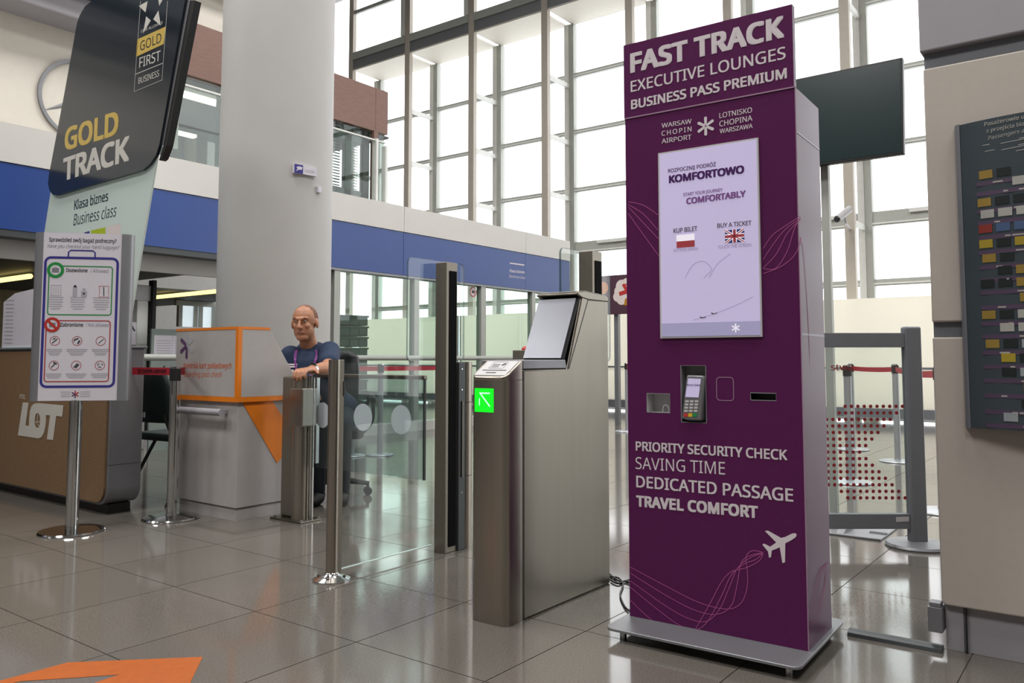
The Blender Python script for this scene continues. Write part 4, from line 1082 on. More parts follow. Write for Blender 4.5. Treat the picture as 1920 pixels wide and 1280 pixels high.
far_st = [((10.1, 5.62, 0), 'chrome stanchion seen in the gap left of the purple kiosk'), ((7.03, 1.86, 0), 'belt stanchion nearest behind the red dotted glass, left'), ((8.75, 1.86, 0), 'belt stanchion behind the red dotted glass, right'), ((9.6, 2.5, 0), 'slim far stanchion in the middle behind the red dotted glass'), ((6.05, 1.02, 0), 'belt stanchion close to the white pier edge')]
for loc, lb in far_st: stanchion(loc, lb, 'stanchions behind the kiosk', pm='silver')
belt((10.1, 5.62), (8.3, 4.6), 'red belt seen in the gap between ticket gate and kiosk', .02)
belt((7.03, 1.86), (9.6, 2.5), 'sagging belt behind the dotted glass, left span', .03)
belt((9.6, 2.5), (8.75, 1.86), 'belt behind the dotted glass, right span', .01)
belt((8.75, 1.86), (6.05, 1.02), 'red belt reaching the stanchion by the white pier', .02)

# ================================================================== WOODEN AIRLINE DESK
De = empty('airline_desk', (2.65, 5.27, 0), 0, 'wood fronted airline service desk with grey rounded end and LOT lettering', 'desk')
DL = 3.4; rr = .11
P = [(DL, .06), (rr, .06)]+[(rr-rr*math.sin(rad(a)), .06+rr-rr*math.cos(rad(a))) for a in range(15, 91, 15)]+[(0, 1.075), (DL, 1.075)]
MB().prism(P, lambda a, b, h: (h, a, b), .014, .235).build('carcass', 'alu', De, bev=.004)
P2 = [(DL, .078), (rr+.01, .078)]+[(rr+.01-(rr-.01)*math.sin(rad(a)), .078+(rr-.01)-(rr-.01)*math.cos(rad(a))) for a in range(15, 91, 15)]+[(.02, 1.06), (DL, 1.06)]
MB().prism(P2, lambda a, b, h: (h, a, b), .0, .014).build('wood_front', 'wood', De, smooth=False)
MB().box(-.01, .25, -.012, DL, 1.075, 1.09).build('desk_top', 'alu_grey', De, smooth=False, bev=.003)
MB().box(.05, .2, .06, DL, 0, .062).build('plinth', 'black', De, smooth=False)
MB().box(.013, .236, -.0012, .003, .32, .323).build('end_joint', 'dark_metal', De, smooth=False)
MB().box(-.006, 0.002, .36, .375, .42, .64).build('door_gap', 'dark_metal', De, smooth=False)
df = Fr(De, (0, 0, 0), (0, -1, 0))
Zl = lambda pts: [df.px(x/4.923, 720+y/4.923) for x, y in pts]
hole = [(348+27*math.cos(2*math.pi*i/20), 335+68*math.sin(2*math.pi*i/20)) for i in range(20)]
lo_ = holed(Zl([(213, 168), (267, 170), (237, 380), (270, 384), (272, 320), (279, 245), (293, 200), (322, 177), (360, 174), (588, 195), (577, 300), (522, 292), (492, 516), (435, 508), (465, 288), (425, 284), (428, 330), (421, 395), (407, 450), (386, 488), (357, 500), (167, 472)]), [Zl(hole)], lambda a, b, h: df.pt(a, b, h+.002), 'airline_letters', 'logo_grey', De)
d = df.new(); d.strip(Zl([(352, 275), (345, 345), (330, 352)]), .008, .0015); d.strip(Zl([(345, 345), (372, 350)]), .006, .0015); d.strip(Zl([(340, 352), (362, 390)]), .006, .0015); d.ring(*Zl([(348, 335)])[0], .045, .005, .0015, rb=.06)
d.textpx('POL', (36.5, 746.5), (47.5, 748), (37.5, 738.5), .02, .25); d.build('airline_emblem', 'logo_grey')
# leaflet stand and sheets on the desk
LF = empty('leaflet_stand', (2.69, 6.9, 1.09), 0, 'white printed sheets in a clear stand on the desk at the left edge', 'leaflet stand')
MB().prism([(-.9, 0), (-.16, 0), (-.16, .36), (-.36, .42), (-.9, .45)], lambda a, b, h: (h, a+.3, b), 0, .012).build('sheet', 'paper', LF, smooth=False)
MB().box(-.004, .016, -.6, -.0+.13, 0, .01).build('foot', 'glass_edge_lit', LF, smooth=False)
lf = Fr(LF, (0, .2, 0), (0, -1, 0)); d = lf.new()
for i in range(12): d.strip([(.1, .04+.03*i), (.25, .036+.03*i)], .006)
d.build('small_print', 'ink_light')
cd = MB().box(0, .01, -.06, .06, 0, .2).build('card', 'paper', None, smooth=False); cd.location = (2.72, 6.42, 1.09); tag(cd, 'small blank white card standing on the wooden desk top', 'card')

# ================================================================== GOLD TRACK TOTEM
To = empty('totem_sign', (2.76, 5.27, 1.09), 0, 'leaning glass totem with dark GOLD TRACK panel standing on the wooden desk', 'sign')
tof = Fr(To, (0, 0, 0), (0, -1, 0))
gp_ = [tof.px(*p) for p in ((291, 300), (270, 437), (242, 594))]
gL = [tof.px(*p) for p in ((147.8, 45), (93.5, 355), (82.5, 431))]
s_r = (gp_[2][0]-gp_[0][0])/(gp_[2][1]-gp_[0][1]); s_l = (gL[2][0]-gL[1][0])/(gL[2][1]-gL[1][1])
Rb = (gp_[2][0]+s_r*(.0-gp_[2][1]), 0.0); Lb = (gL[1][0]+s_r*(.0-gL[1][1]), 0.0)
Rt = (gp_[0][0]+s_r*(1.7-gp_[0][1]), 1.7); Lt = (gL[1][0]+s_r*(1.7-gL[1][1]), 1.7)
MB().prism([Lb, Rb, Rt, Lt], tof.pt, -.02, -.008).build('glass_sheet', 'frost_mint', To, smooth=False)
dp = [tof.px(*p) for p in ((350.6, 2), (338.6, 68.8), (302.5, 271.6), (296, 292), (284, 309), (271.6, 319.5), (187, 344), (112, 366.5), (103, 366), (96.5, 358), (93.5, 345), (95, 330), (125, 172), (147.8, 45), (153, 30), (163, 13), (180, 0), (200, -9), (260, -33), (330, -62), (352, -66), (360, -50))]
MB().prism(dp, tof.pt, -.006, .014).build('dark_panel', 'totem_dark', To, smooth=False)
e0, e1 = tof.px(354, 2), tof.px(306, 272)
MB().prism([tof.px(351, 0), tof.px(303, 272), tof.px(306, 272), tof.px(356, 0)], tof.pt, -.03, -.001).build('back_rail', 'alu', To, smooth=False)
MB().prism([tof.px(356, 0), tof.px(306, 272), tof.px(297, 300), tof.px(302, 296), tof.px(311, 272), tof.px(364, 0)], tof.pt, -.05, -.004).build('rear_edge', 'black', To, smooth=False)
MB().box(.0, .03, .1, 1.2, 0, .03).build('foot', 'alu', To, smooth=False)
t2 = Fr(To, (-.014, 0, 0), (0, -1, 0))
d = t2.new(); d.textpx('GOLD', (121, 283), (221.7, 252), (117, 243), .035); d.build('lettering', 'totem_gold')
d = t2.new(); d.textpx('TRACK', (117.5, 340), (242, 301), (113.5, 299), .035)
q0 = [t2.px(*p) for p in ((264, 2), (251.6, 171.9), (304, 150), (314.5, 2))]; d.strip(q0, .0045); d.strip([t2.px(254.4, 139.2), t2.px(305.3, 118.6)], .0045)
d.textpx('STAR ALLIANCE', (264, 62), (305, 44.7), (264, 57)); d.textpx('FIRST', (261.3, 127.2), (300.8, 113.4), (262, 108.5), .005); d.textpx('BUSINESS', (259.5, 157.4), (298.4, 142.7), (259.5, 146.4))
a, b_ = t2.px(286, 14)
for k in range(5):
    t = rad(90+72*k); u1 = Vector((math.cos(t), math.sin(t))); v1 = Vector((-u1.y, u1.x)); R_ = .185
    d.poly([tuple(Vector((a, b_))+u1*R_), tuple(Vector((a, b_))+u1*R_*.42-v1*R_*.2), tuple(Vector((a, b_))+u1*R_*.42+v1*R_*.2)])
d.build('lettering', 'logo_grey')
d = t2.new(); d.polypx([(257.8, 73.9), (311, 49.8), (307, 82.5), (255.4, 106.6)]); d.build('gold_label', 'totem_gold')
d = t2.new(); d.textpx('GOLD', (263, 95.6), (302.5, 79), (263, 78.5), 0, h=.0018); d.build('lettering', 'totem_dark')
t3 = Fr(To, (.008, 0, 0), (0, -1, 0))
d = t3.new(); d.textpx('Klasa biznes', (139.2, 393.6), (202.8, 376.4), (139.2, 376), .015); d.textpx('Business class', (137.5, 422.8), (218.3, 405), (138, 402), 0, .2); d.build('lettering', 'totem_ink')
d = t3.new(); d.polypx([(171, 432), (197.7, 426), (197.7, 450), (171, 455)]); d.build('lime_square', 'lime')
d = t3.new(); d.polypx([(158, 436), (168, 433), (168, 455), (158, 457)]); d.build('blue_square', 'sign_blue')
d = t3.new(); d.polypx([(200, 425), (226, 419), (226, 445), (200, 450)]); d.build('pink_square', 'poster_white')
# ================================================================== VISITOR CHAIR BEHIND THE STANCHION
vc = Vector((3.31, 5.53, 0))
VC = empty('visitor_chair', (vc.x, vc.y, 0), math.atan2(.11, .98), 'black padded visitor chair with metal legs between desk and booth', 'chair')
MB().box(-.22, .23, -.23, .23, .43, .485).build('seat', 'chair_green', VC, bev=.022, seg=3)
prof = [(-.235, .56), (-.25, .66), (-.275, .82), (-.285, .92)]
vs = []; fs = []
for i, (x, z) in enumerate(prof):
    hw = (.19, .215, .205, .16)[i]
    for k in range(9): s_ = -1+k/4; vs.append((x+.03*s_*s_, hw*s_, z))
for i in range(3):
    for k in range(8): fs.append((i*9+k, i*9+k+1, (i+1)*9+k+1, (i+1)*9+k))
o = MB().add(vs, fs).build('backrest', 'chair_green', VC)
m_ = o.modifiers.new('solid', 'SOLIDIFY'); m_.thickness = .045; m_.offset = 0
m_ = o.modifiers.new('bevel', 'BEVEL'); m_.width = .015; m_.segments = 2
MB().box(-.312, -.305, -.03, .03, .6, .635).build('maker_plate', 'light_plastic', VC, smooth=False)
for s_ in (-1, 1):
    MB().tube(spline([(.24, .24*s_, .0), (.16, .235*s_, .42), (-.0, .235*s_, .445), (-.16, .23*s_, .45), (-.22, .2*s_, .5), (-.25, .16*s_, .62)], 4), .0125, 10).build('front_leg', 'rubber', VC)
    MB().tube([(-.02, .225*s_, .435), (-.27, .235*s_, .0)], .0125, 10).build('rear_leg', 'rubber', VC)

# ================================================================== CARD INFORMATION BOARD ON THE PIER
IB = empty('information_board', (3.2, .44, 0), 0, 'dark grey board of airline cards with curved frame on white pier', 'notice board')
class Arc(Fr):
    """a gently convex upright face: arc length a from the left edge, height b"""
    def __init__(s, parent, o, w, th): s.p = parent; s.o = Vector(o); s.w = w; s.th = th; s.M = XF[parent.name]
    def pt(s, a, b, h):
        k = s.w/(2*s.th); f = s.th*(1-2*a/s.w)
        x = -k*(math.cos(f)-math.cos(s.th)); y = -k*(math.sin(s.th)-math.sin(f))
        return s.o+Vector((x-h*math.cos(f), y+h*math.sin(f), b))
    def px(s, x, y):
        lo, hi = -.05, s.w; b = 1.0
        for _ in range(50):
            m = (lo+hi)/2; d = s.M @ s.pt(m, EYE, 0)-EYEP; d.z = 0
            r_ = ray(x, y); r_.z = 0
            if r_.x*d.y-r_.y*d.x > 0: lo = m
            else: hi = m
        q = s.M @ s.pt(lo, 0, 0); rr_ = ray(x, y); t = math.hypot(q.x, q.y)/math.hypot(rr_.x, rr_.y)
        return (lo, EYE+rr_.z*t)
wB = .62
flat = Fr(IB, (-.03, 0, 0), (0, -1, 0)); uL = flat.px(1809, 500)[0]
ibf = Arc(IB, (-.032, -uL, 0), wB, rad(19))
zt, zb = ibf.px(1815, 231)[1], ibf.px(1840, 803)[1]
nb = 14; vs = []; fs = []
for i in range(nb+1):
    for h, z in ((0, zb), (0, zt), (-.02, zt), (-.02, zb)): vs.append(ibf.pt(wB*i/nb, z, h))
for i in range(nb):
    for k in range(4): fs.append((i*4+k, i*4+(k+1) % 4, (i+1)*4+(k+1) % 4, (i+1)*4+k))
MB().add(vs, fs).build('board', 'board_dark', IB)
cv = []
uF = flat.px(1796, 400)[0]-.004
for i in range(7): t = rad(15*i); cv.append((uL-(uL-uF)*math.sin(t), .034*math.cos(t)))
cv += [(uF, 0.0), (uL, 0.0)]
MB().prism(cv, lambda a, h, z: (-h, -a, z), zb-.003, zt+.003).build('frame_profile', 'alu_grey', IB)
cv = [(uL+wB+(a-uL)*-1, h) for a, h in cv]
MB().prism(cv, lambda a, h, z: (-h, -a, z), zb-.003, zt+.003).build('frame_profile', 'alu_grey', IB)
d = ibf.new()
d.textpx('Pasażerowie u', (1846, 237), (1921, 222), (1846, 229.5), .012); d.textpx('z przejścia biz', (1850, 249), (1921, 235), (1850, 242), .012); d.textpx('Passengers a', (1853, 262.5), (1921, 247.5), (1853, 255.5), 0, .2)
d.build('lettering', 'card_white')
d = ibf.new()
for (x0, y0, x1) in ((1842, 273, 1925), (1876, 269, 1925), (1847, 284, 1925), (1878, 281, 1925), (1905, 283, 1925)): d.strip([ibf.px(x0, y0), ibf.px(x1, y0-(x1-x0)*.2)], .0022)
stp = ibf.new(); cards = {}
rows = [(331, 'gk.tt', 1828), (350, '..wrk', 1828), (382, 'gkkk', 1831), (404, 'wwww', 1832), (431, 'rbby', 1834), (459, 'ykyw', 1835), (486, 'gk.y', 1837), (510, '.kgy', 1839), (533, 'kkgo', 1840), (561, '..gg', 1842), (591, 'gkwg', 1841), (615, '.www', 1843), (645, 'gktk', 1844), (671, '.ykw', 1846), (697, '.ktw', 1847), (725, '..g.', 1851), (755, '..k.', 1850), (780, '.t..', 1849)]
cm = {'g': 'card_gold', 'k': 'card_black', 't': 'card_grey', 'w': 'card_white', 'r': 'card_red', 'b': 'card_blue', 'y': 'card_yellow', 'o': 'card_orange'}
bx = ibf.px(1828, 331)[0]
for i, (py, s_, x0) in enumerate(rows):
    tz = ibf.px(x0, py)[1]; u0 = bx+.006
    for r_ in range(2):
        for j, ch in enumerate(s_+random.choice(('gkw.', 'kyg.', 'wkg.', '.gkw'))):
            if ch == '.': continue
            a = u0+j*.054+(.0 if i % 3 else .008); cards.setdefault(cm[ch], ibf.new()).rect(a, tz-.013, a+.042, tz+.015, .001)
        break
    [stp.rect(u0-.002+.1*k_, tz-.036, u0+.098+.1*k_, tz-.022, .0009) for k_ in range(5)]
    d.strip([(u0+.05+.03*(i % 3), tz-.029), (u0+.16+.03*(i % 4), tz-.029)], .005, .0014); d.strip([(u0+.25+.02*(i % 3), tz-.029), (u0+.4, tz-.029)], .005, .0014)
for m, dd in cards.items(): dd.build('printed_cards', m)
stp.build('caption_strips', 'strip_purple'); d.build('small_print', 'card_white')
sk = MB().box(-.05, .03, .0, .045, 0, .085).box(-.045, .0, .004, .04, .085, .1).build('floor_socket', 'alu', None, smooth=False, bev=.002); sk.location = (3.235, .553, .06); tag(sk, 'small grey socket box fixed low on the pier plinth', 'socket')

# ================================================================== MONITOR ON A POLE
TV = empty('monitor_stand', (5.0, 1.36, 0), 0, 'large black monitor on a grey pole behind the kiosk', 'monitor')
tvf = Fr(TV, (0, 0, 0), (0, -1, 0))
zc = [tvf.px(1685, 103), tvf.px(1698, 287)]
ux1 = (zc[0][0]+zc[1][0])/2; tz1, tz0 = zc[0][1], zc[1][1]; ux0 = ux1-1.03
def tilt(a, h, b): k = (b-tz0)/(tz1-tz0); return (-h+.05*k, -a, b)
MB().prism([(ux0, tz0), (ux1, tz0), (ux1, tz1), (ux0, tz1)], lambda a, b, h: tilt(a, h, b), -.05, .0).build('housing', 'black', TV, smooth=False, bev=.004)
MB().prism([(ux0+.012, tz0+.014), (ux1-.012, tz0+.014), (ux1-.012, tz1-.012), (ux0+.012, tz1-.012)], lambda a, b, h: tilt(a, h, b), 0, .002).build('display_panel', 'tv_black', TV, smooth=False)
MB().box(.06, .16, -.2, .2, tz0+.15, tz1-.15).build('mount', 'dark_metal', TV, smooth=False)
MB().box(.1, .15, .07, .115, .012, tz1-.1).build('pole', 'frame_grey', TV, smooth=False, bev=.004)
MB().box(-.12, .3, -.22, .28, 0, .012).build('base_plate', 'alu', TV, smooth=False, bev=.004)
MB().prism([(-.1, .012), (.1, .012), (.1, .1)], lambda a, b, h: (a, h, b), -.02, .02).build('gusset', 'alu', TV, smooth=False)

# ================================================================== GLASS BARRIER WITH RED DOTS
bp = onz(1721, 1024)
edir = Vector((RGT.x, RGT.y, 0)).normalized()
Ba = empty('glass_barrier_gate', (bp.x, bp.y, 0), math.atan2(edir.y, edir.x), 'grey framed glass barrier printed with red dots on a disc base', 'barrier')
baf = Fr(Ba, (0, -.012, 0), (1, 0, 0))
zT = baf.px(1719, 612)[1]; z1_, z2_ = baf.px(1640, 624)[1], baf.px(1640, 651)[1]; z3_, z4_ = baf.px(1640, 963)[1], baf.px(1640, 991)[1]
hw = .045
MB().box(-hw, hw, -.03, .03, .02, zT).build('post', 'alu_grey', Ba, smooth=False, bev=.012, seg=3)
MB().lathe([(.16, 0), (.163, .008), (.155, .02), (.06, .026), (.05, .03)], n=48).build('base_disc', 'alu', Ba)
MB().box(-.62, -hw, -.02, .02, z2_, z1_).build('top_rail', 'alu_grey', Ba, smooth=False, bev=.002)
MB().box(-.62, -hw, -.02, .02, z4_, z3_).build('bottom_rail', 'alu_grey', Ba, smooth=False, bev=.002)
MB().box(-.62, -hw, -.005, .005, z3_, z2_).build('pane', 'glass_clear', Ba, smooth=False)
MB().box(-.66, -.62, -.03, .03, .0, z1_).build('end_post', 'alu_grey', Ba, smooth=False)
d = Fr(Ba, (0, -.02, 0), (1, 0, 0)).new(); d.polypx([(1680, 969), (1704, 968), (1704, 977), (1680, 978)]); d.build('maker_plate', 'light_plastic')
gf = Fr(Ba, (0, -.005, 0), (1, 0, 0))
d = gf.new(); d.textpx('stwa', (1558, 694), (1599.5, 694), (1558, 682), .01); d.build('red_lettering', 'dot_red')
d = gf.new()
sp = 11.95
cnt = [(-99, 9.0), (-99, 8), (-99, 7), (-99, 6), (-99, 5), (-99, 5), (-99, 4), (-99, 3), (-99, 4), (-99, 5), (-99, 6), (-99, 7), (-99, 8), (-99, 9)]
for r_, (x_s, x_e) in enumerate([(1585, 1692), (1573.5, 1681), (1562, 1669), (1562, 1657), (1562, 1646), (1563, 1634.5), (1563, 1623), (1563.5, 1611.5), (1564, 1623.5), (1564, 1635.5), (1564, 1648), (1564.5, 1660), (1565, 1672.5), (1577, 1685), (1589, 1697)]):
    y = 761.5+12.25*r_; x = x_e
    while x >= x_s-30 and x > 1540:
        if r_ in (0, 1, 13, 14) and x < x_s-2: break
        a, b_ = gf.px(x, y-(x_e-x)*0.0); d.disc(a, b_, .0098, n=10); x -= sp
d.build('red_dots', 'dot_red')
# floor ducts
for p0, p1, lb in (((1592, 1188), (1768, 1221), 'dark cable duct on the floor between kiosk plate and white pier'), ((1632, 1002), (1662, 1006), 'dark cable duct on the floor behind the barrier disc base')):
    a = onz(*p0); b_ = onz(*p1)
    mb = MB(); dr = (b_-a).normalized(); nn = Vector((-dr.y, dr.x, 0)); prof = [(-.028, .0), (-.024, .012), (-.012, .02), (.012, .02), (.024, .012), (.028, .0)]
    mb.add([a+nn*u_+Vector((0, 0, z)) for u_, z in prof]+[b_+nn*u_+Vector((0, 0, z)) for u_, z in prof], [(i, i+1, 7+i, 6+i) for i in range(5)]+[(5, 4, 3, 2, 1, 0), (6, 7, 8, 9, 10, 11), (0, 6, 11, 5)])
    o = mb.build('cable_duct', 'dark_metal'); tag(o, lb, 'cable duct')
# security camera on a window post
SC = empty('security_camera', (14.9, 3.86, 0), 0, 'white bullet security camera on the window post right of kiosk', 'camera')
c0 = at(1566, 413, 1); 
p0 = Vector((-.55, .05, 3.28+.42)); p1 = Vector((-.33, -.16, 3.72+.28))
q0_ = onx(1568, 412, 14.3)-Vector((14.9, 3.86, 0)); q1_ = onx(1594, 391, 14.55)-Vector((14.9, 3.86, 0))
dr = (q1_-q0_).normalized()
MB().cone(q0_+dr*.03, q1_, .062, .06, 18).build('housing', 'light_plastic', SC)
MB().cone(q0_, q0_+dr*.03, .052, .06, 18).build('lens', 'black', SC)
MB().tube([q0_.lerp(q1_, .6)+Vector((0, 0, -.05)), q0_.lerp(q1_, .6)+Vector((.05, 0, -.16)), Vector((.1, 0, (q0_.z+q1_.z)/2-.18))], .02, 8).build('bracket', 'light_plastic', SC)
# ventilation pipe under the lintel
vp_ = MB().tube([(14.55, 10.55, 9.62), (14.55, 10.5, 9.62), (14.55, 4, 9.62)], [.2, .27, .27], 24).build('air_duct', 'alu_grey'); tag(vp_, 'thick grey horizontal air duct in front of the high windows', 'duct')

# ================================================================== WALL AND COLUMN SIGNS, FLOOR ARROW
EM = empty('wall_emblem', (4.09, 8.955, 3.79), 0, 'grey ring emblem with tapered spokes on the upper white wall', 'emblem')
ring = MB()
n = 56
for i in range(n):
    for r_, h in ((.405, 0), (.44, 0), (.44, -.03), (.405, -.03)): t = 2*math.pi*i/n; ring.v.append((r_*math.cos(t), h, r_*math.sin(t)))
for i in range(n):
    for k in range(4): ring.f.append((i*4+k, i*4+(k+1) % 4, ((i+1) % n)*4+(k+1) % 4, ((i+1) % n)*4+k))
ring.build('ring', 'alu', EM)
for an in (90, 207, 327):
    u1 = Vector((math.cos(rad(an)), 0, math.sin(rad(an)))); v1 = Vector((-u1.z, 0, u1.x)); s_ = MB()
    s_.add([u1*.41, v1*.045, -v1*.045, Vector((0, -.03, 0))], [(0, 1, 3), (0, 3, 2), (0, 2, 1), (1, 2, 3)]); s_.build('spoke', 'alu', EM, smooth=False)
cc = Vector((4.298, 5.783, 0)); 
def oncol(px, py, r=.47):
    d_ = ray(px, py); A = d_.x**2+d_.y**2; B_ = -2*(d_.x*cc.x+d_.y*cc.y); C_ = cc.x**2+cc.y**2-r*r
    t = (-B_-math.sqrt(B_*B_-4*A*C_))/(2*A); return EYEP+d_*t
pc = oncol(572, 320); nrm_ = (pc-cc); nrm_.z = 0; nrm_.normalize(); exx = Vector((-nrm_.y, nrm_.x, 0))
CS = empty('column_sign', pc, 0, 'small blue and white sign plate on the round column', 'sign')
csf = Fr(CS, nrm_*.022, exx)
r_ = pxrect(csf, (552, 310), (594, 330))
MB().prism([(r_[0], -.036), (r_[2], -.036), (r_[2], .036), (r_[0], .036)], csf.pt, -.03, 0).build('plate', 'paper', CS, smooth=False)
d = csf.new(); d.rect(r_[0], -.036, r_[0]+(r_[2]-r_[0])*.38, .036); d.build('blue_field', 'sign_blue')
d = csf.new(); w_ = r_[2]-r_[0]; d.poly([(r_[0]+w_*.05, -.022), (r_[0]+w_*.14, .0), (r_[0]+w_*.08, .012), (r_[0]+w_*.2, .022), (r_[0]+w_*.36, .018), (r_[0]+w_*.32, -.004), (r_[0]+w_*.2, -.006)], .0014); d.build('bird_mark', 'paper')
d = csf.new()
for i in range(2): d.strip([(r_[0]+w_*.45, .004-.014*i), (r_[0]+w_*.9, .004-.014*i)], .004)
d.build('small_print', 'ink_light')
ps = oncol(596, 356); sb = MB().box(-.025, .025, -.018, .018, -.027, .027).build('wall_sensor', 'paper', None, smooth=False, bev=.004); sb.location = ps; sb.rotation_euler = (0, 0, math.atan2(ps.y-cc.y, ps.x-cc.x)); tag(sb, 'tiny white sensor box below the column sign', 'sensor')
ar = MB().prism([tuple(onz(*p))[:2] for p in ((-20, 1283), (5, 1275), (127, 1242), (380, 1231.5), (352, 1290), (160, 1290), (180, 1279), (225, 1264.5), (150, 1270), (40, 1277), (-20, 1290))], lambda a, b, h: (a, b, h), .0004, .0012).build('floor_arrow', 'floor_orange', None, smooth=False); tag(ar, 'orange arrow decal stuck on the floor tiles at bottom left', 'floor decal')

# ================================================================== BEHIND THE GLASS
# frosted privacy screens
for i, (y0, y1) in enumerate(((-1.2, 2.2), (2.25, 5.6), (5.65, 9.0), (9.05, 12.4), (12.45, 15.8))):
    e = empty('privacy_screen', (14.4, y0, 0), 0, ['frosted white screen behind the white pier edge', 'frosted white screen under the windows right of the kiosk', 'frosted white screen hidden partly by the kiosk', 'frosted screen behind the glass wall at its right half', 'frosted screen behind the glass wall at its left half'][i], 'screen', 'frosted screens along the windows')
    L_ = y1-y0
    MB().box(-.012, .012, .03, L_-.03, .2, 2.02).build('frosted_pane', 'frost_white', e, smooth=False)
    MB().box(-.03, .03, 0, L_, .05, .2).build('base_rail', 'alu_grey', e, smooth=False)
    for yy in (.0, L_-.03): MB().box(-.02, .02, yy, yy+.03, 0, 2.02).build('upright', 'alu', e, smooth=False)
    MB().box(-.05, -.02, 0, L_, .84, .875).build('guard_rail', 'alu_grey', e, smooth=False)
hr_ = empty('handrail', (4.6, 7.7, 0), 0, 'long pale metal handrail in front of the glass screen', 'handrail')
MB().tube([(-1.2, 0, 1.022), (5.9, 0, 1.022)], .034, 14).build('rail', 'frame_grey', hr_)
for x in (-.9, .6, 3.94, 5.7): MB().cone((x, 0, 0), (x, 0, 1.0), .02, n=12).build('support', 'alu', hr_)
# stacked security trays
ct_ = None
for k in range(10):
    z = .14+k*.148
    if ct_ is None:
        ct_ = empty('storage_crate', (0, 0, 0), 0, None, 'crate', 'grey crates stacked behind the glass')
        MB().box(0, .6, 0, .4, 0, .13).build('body', 'crate', ct_, smooth=False, bev=.008)
        MB().box(-.012, .612, -.012, .412, .112, .138).build('rim', 'crate', ct_, smooth=False, bev=.003)
        for i in range(4): MB().box(.04+i*.14, .15+i*.14, -.008, 0, .015, .1).build('side_rib', 'crate', ct_, smooth=False)
        MB().box(-.006, 0, .12, .28, .06, .1).build('handle', 'rubber', ct_, smooth=False)
        e = ct_
    else: e = copy_tree(ct_)
    e.location = (7.27, 8.6, z); e.rotation_euler = (0, 0, rad(-14))
    e['label'] = ['bottom', 'second from bottom', 'third from bottom', 'fourth from bottom', 'fifth from bottom', 'fifth from top', 'fourth from top', 'third from top', 'second from top', 'topmost'][k]+' dark grey crate of the stack behind the glass'
dl = MB().box(0, .62, 0, .42, .09, .135).box(.03, .1, .03, .1, 0, .09).box(.52, .59, .03, .1, 0, .09).box(.03, .1, .32, .39, 0, .09).box(.52, .59, .32, .39, 0, .09).build('crate_dolly', 'crate', None, smooth=False); dl.location = (7.27, 8.6, 0); dl.rotation_euler = (0, 0, rad(-14)); tag(dl, 'low dark dolly carrying the grey crate stack', 'dolly')
# machine with red button behind the gate
mc = empty('control_cabinet', (7.0, 4.85, 0), 0, 'low grey cabinet with a red button behind the steel gate', 'cabinet')
q0_ = at(961, 655, 8.6)
mc.location = (q0_.x, q0_.y, 0); XF[mc.name] = Matrix.Translation((q0_.x, q0_.y, 0))
MB().box(0, .4, -.32, .0, 0, 1.1).build('body', 'steel_dark', mc, smooth=False, bev=.006)
MB().lathe([(.045, 0), (.045, .015), (.03, .035), (.01, .04)], (.06, -.13, 1.1), 16).build('red_button', 'sign_red', mc)
# prohibition stickers on glass and poster on the far wall
ps_ = Fr(None, (0, 8.13, 0), (1, 0, 0))
for px_, py_, lb in ((887, 547, 'round red no-photography sticker on the glass wall'), (1024, 556, 'second round red sticker showing above the steel reader')):
    a, b_ = ps_.px(px_, py_); e = empty('warning_sticker', (a, 8.128, b_), 0, lb, 'sticker', 'red prohibition stickers')
    f = Fr(e, (0, 0, 0), (1, 0, 0)); d = f.new(); d.disc(0, 0, .075); d.build('ground', 'paper'); d = f.new(); d.ring(0, 0, .07, .016, .0014); d.strip([(-.05, .05), (.05, -.05)], .012, .0016); d.build('red_ring', 'sign_red'); d = f.new(); d.rect(-.035, -.022, .035, .02, .0012); d.disc(0, .0, .014, .0018); d.build('camera_icon', 'ink_dark')
po = empty('wall_poster', (11.0, 0, 0), 0, 'plum coloured poster with white cloud shape left of the kiosk', 'poster')
f = Fr(po, (0, 0, 0), (0, -1, 0)); r_ = pxrect(f, (1121, 518), (1230, 586))
MB().prism([(r_[0], r_[1]), (r_[2], r_[1]), (r_[2], r_[3]), (r_[0], r_[3])], f.pt, -.04, 0).build('panel', 'poster_plum', po, smooth=False)
cx, cy = f.px(1172, 548)
d = f.new()
for x, y, r2 in ((-.1, .02, .09), (-.06, .1, .1), (.03, .13, .09), (-.13, -.06, .08), (-.06, -.1, .09), (.05, 0, .12)): d.disc(cx+x, cy+y, r2, .001+abs(x)*.001)
d.build('cloud_shape', 'poster_white')
d = f.new(); d.strip([(cx-.1, cy-.02), (cx+.1, cy+.03)], .06, .004); d.strip([(cx-.03, cy+.13), (cx+.08, cy-.05)], .05, .0042); d.ring(cx+.05, cy+.08, .05, .018, .0044); d.build('red_figure', 'poster_red')
a, b_ = f.px(1130, 540); d = f.new(); d.disc(a, b_, .1, .001); d.disc(a-.05, b_+.06, .06, .0012); d.build('tan_figure', 'poster_tan')
d = f.new(); d.poly([(cx-.02, cy-.2), (cx+.08, cy-.2), (cx+.05, cy-.08), (cx, cy-.1)], .005); d.build('tan_figure', 'card_orange')
for yy in (f.px(1150, 560)[0],): 
    MB().box(.05, .12, -yy-.05, -yy+.02, 0, r_[3]).build('support_post', 'alu', po, smooth=False)
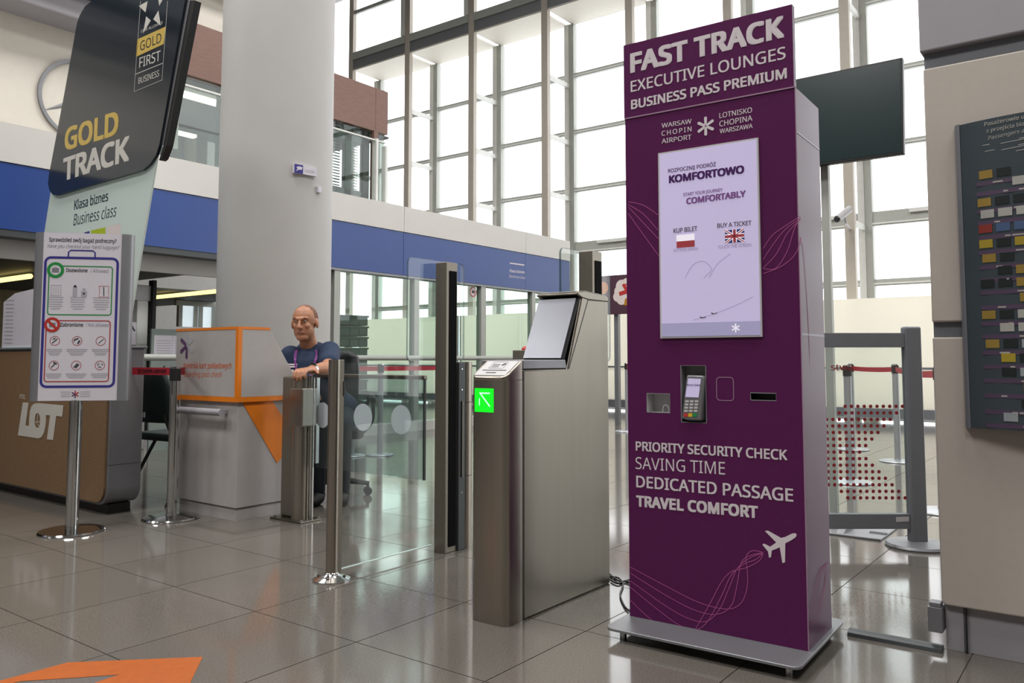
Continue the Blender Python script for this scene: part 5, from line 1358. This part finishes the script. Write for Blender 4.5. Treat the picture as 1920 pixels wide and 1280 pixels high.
# ceiling light lines, metal detector, notice board in the dim room
for p0, p1, lb in (((261, 560), (410, 545.5), 'yellow light line on the dim ceiling left of the column'), ((-30, 529.5), (57, 517.5), 'yellow light line at the far left behind the desk')):
    a = onz(*p0, 2.09); b_ = onz(*p1, 2.09)
    o = MB().tube([a, a.lerp(b_, .5), b_], .035, 6).build('light_line', 'led_warm'); tag(o, lb, 'ceiling light', 'yellow light lines')
q0_ = ony(250, 640, 8.9)
MD = empty('metal_detector', (q0_.x, 8.9, 0), 0, 'pale walk-through metal detector frame behind the counter', 'metal detector')
MB().box(-.75, .16, -.06, .3, 1.66, 1.84).build('header', 'light_plastic', MD, smooth=False, bev=.01)
for x in (-.75, .0): MB().box(x, x+.13, -.06, .3, 0, 1.66).build('side_panel', 'frame_light', MD, smooth=False, bev=.008)
MB().box(.16, .2, -.1, .0, .2, 1.9).build('edge_tube', 'rubber', MD, smooth=False)
q0_ = ony(284, 640, 8.6); q1_ = ony(345, 672, 8.6); q2 = ony(284, 616, 8.6)
NB = empty('notice_stand', (q0_.x, 8.6, 0), 0, 'pale notice stand holding two printed sheets behind the counter', 'notice stand')
wN = q1_.x-q0_.x
MB().box(0, wN+.4, 0, .03, 0, q2.z).build('panel', 'panel_mint', NB, smooth=False)
f = Fr(NB, (0, 0, 0), (1, 0, 0))
for s0 in (.03, wN*.62):
    d = f.new(); d.rect(s0, q1_.z+.0, s0+wN*.55, q2.z-.07); sh_ = d.build('printed_sheet', 'paper')
    d = f.new()
    for i in range(8): d.strip([(s0+.03, q2.z-.13-.028*i), (s0+wN*.5, q2.z-.13-.028*i)], .008, .0014)
    d.build('small_print', 'ink_light', sh_)
d = f.new()
for i in range(4): d.strip([(wN*.3, .88-.05*i), (wN*.42, .93-.05*i)], .018)
d.build('black_marks', 'ink_dark')
sgn = ony(246, 612, 8.75)
SI = empty('white_notice', (sgn.x, 8.75, sgn.z), 0, 'white board with dark letters behind the luggage sign', 'notice')
MB().box(-.35, .06, 0, .02, -.2, .05).build('board', 'paper', SI, smooth=False)
f = Fr(SI, (0, 0, 0), (1, 0, 0)); d = f.new(); d.text('RA', -.12, -.05, .05, .07, .02); d.build('lettering', 'ink_dark')
# bright far window of the dim room; pane emission stands in for daylight
fw = stru(empty('window_1', (0, 14.8, 0)), 'bright far window of the dim room left of the column')
w0 = ony(336, 612, 14.8); w1 = ony(400, 576, 14.8)
MB().box(w0.x-.1, w1.x+.5, -.04, .04, w1.z, w1.z+.1).build('frame', 'frame_grey', fw, smooth=False)
for t in (0, .45, .6, 1.0): MB().box(w0.x+(w1.x-w0.x)*t-.04, w0.x+(w1.x-w0.x)*t+.04, -.04, .04, w0.z, w1.z).build('frame', 'frame_grey', fw, smooth=False)
MB().box(w0.x, w1.x, 0, .012, w0.z, w1.z).build('pane', 'window_daylight', fw, smooth=False)
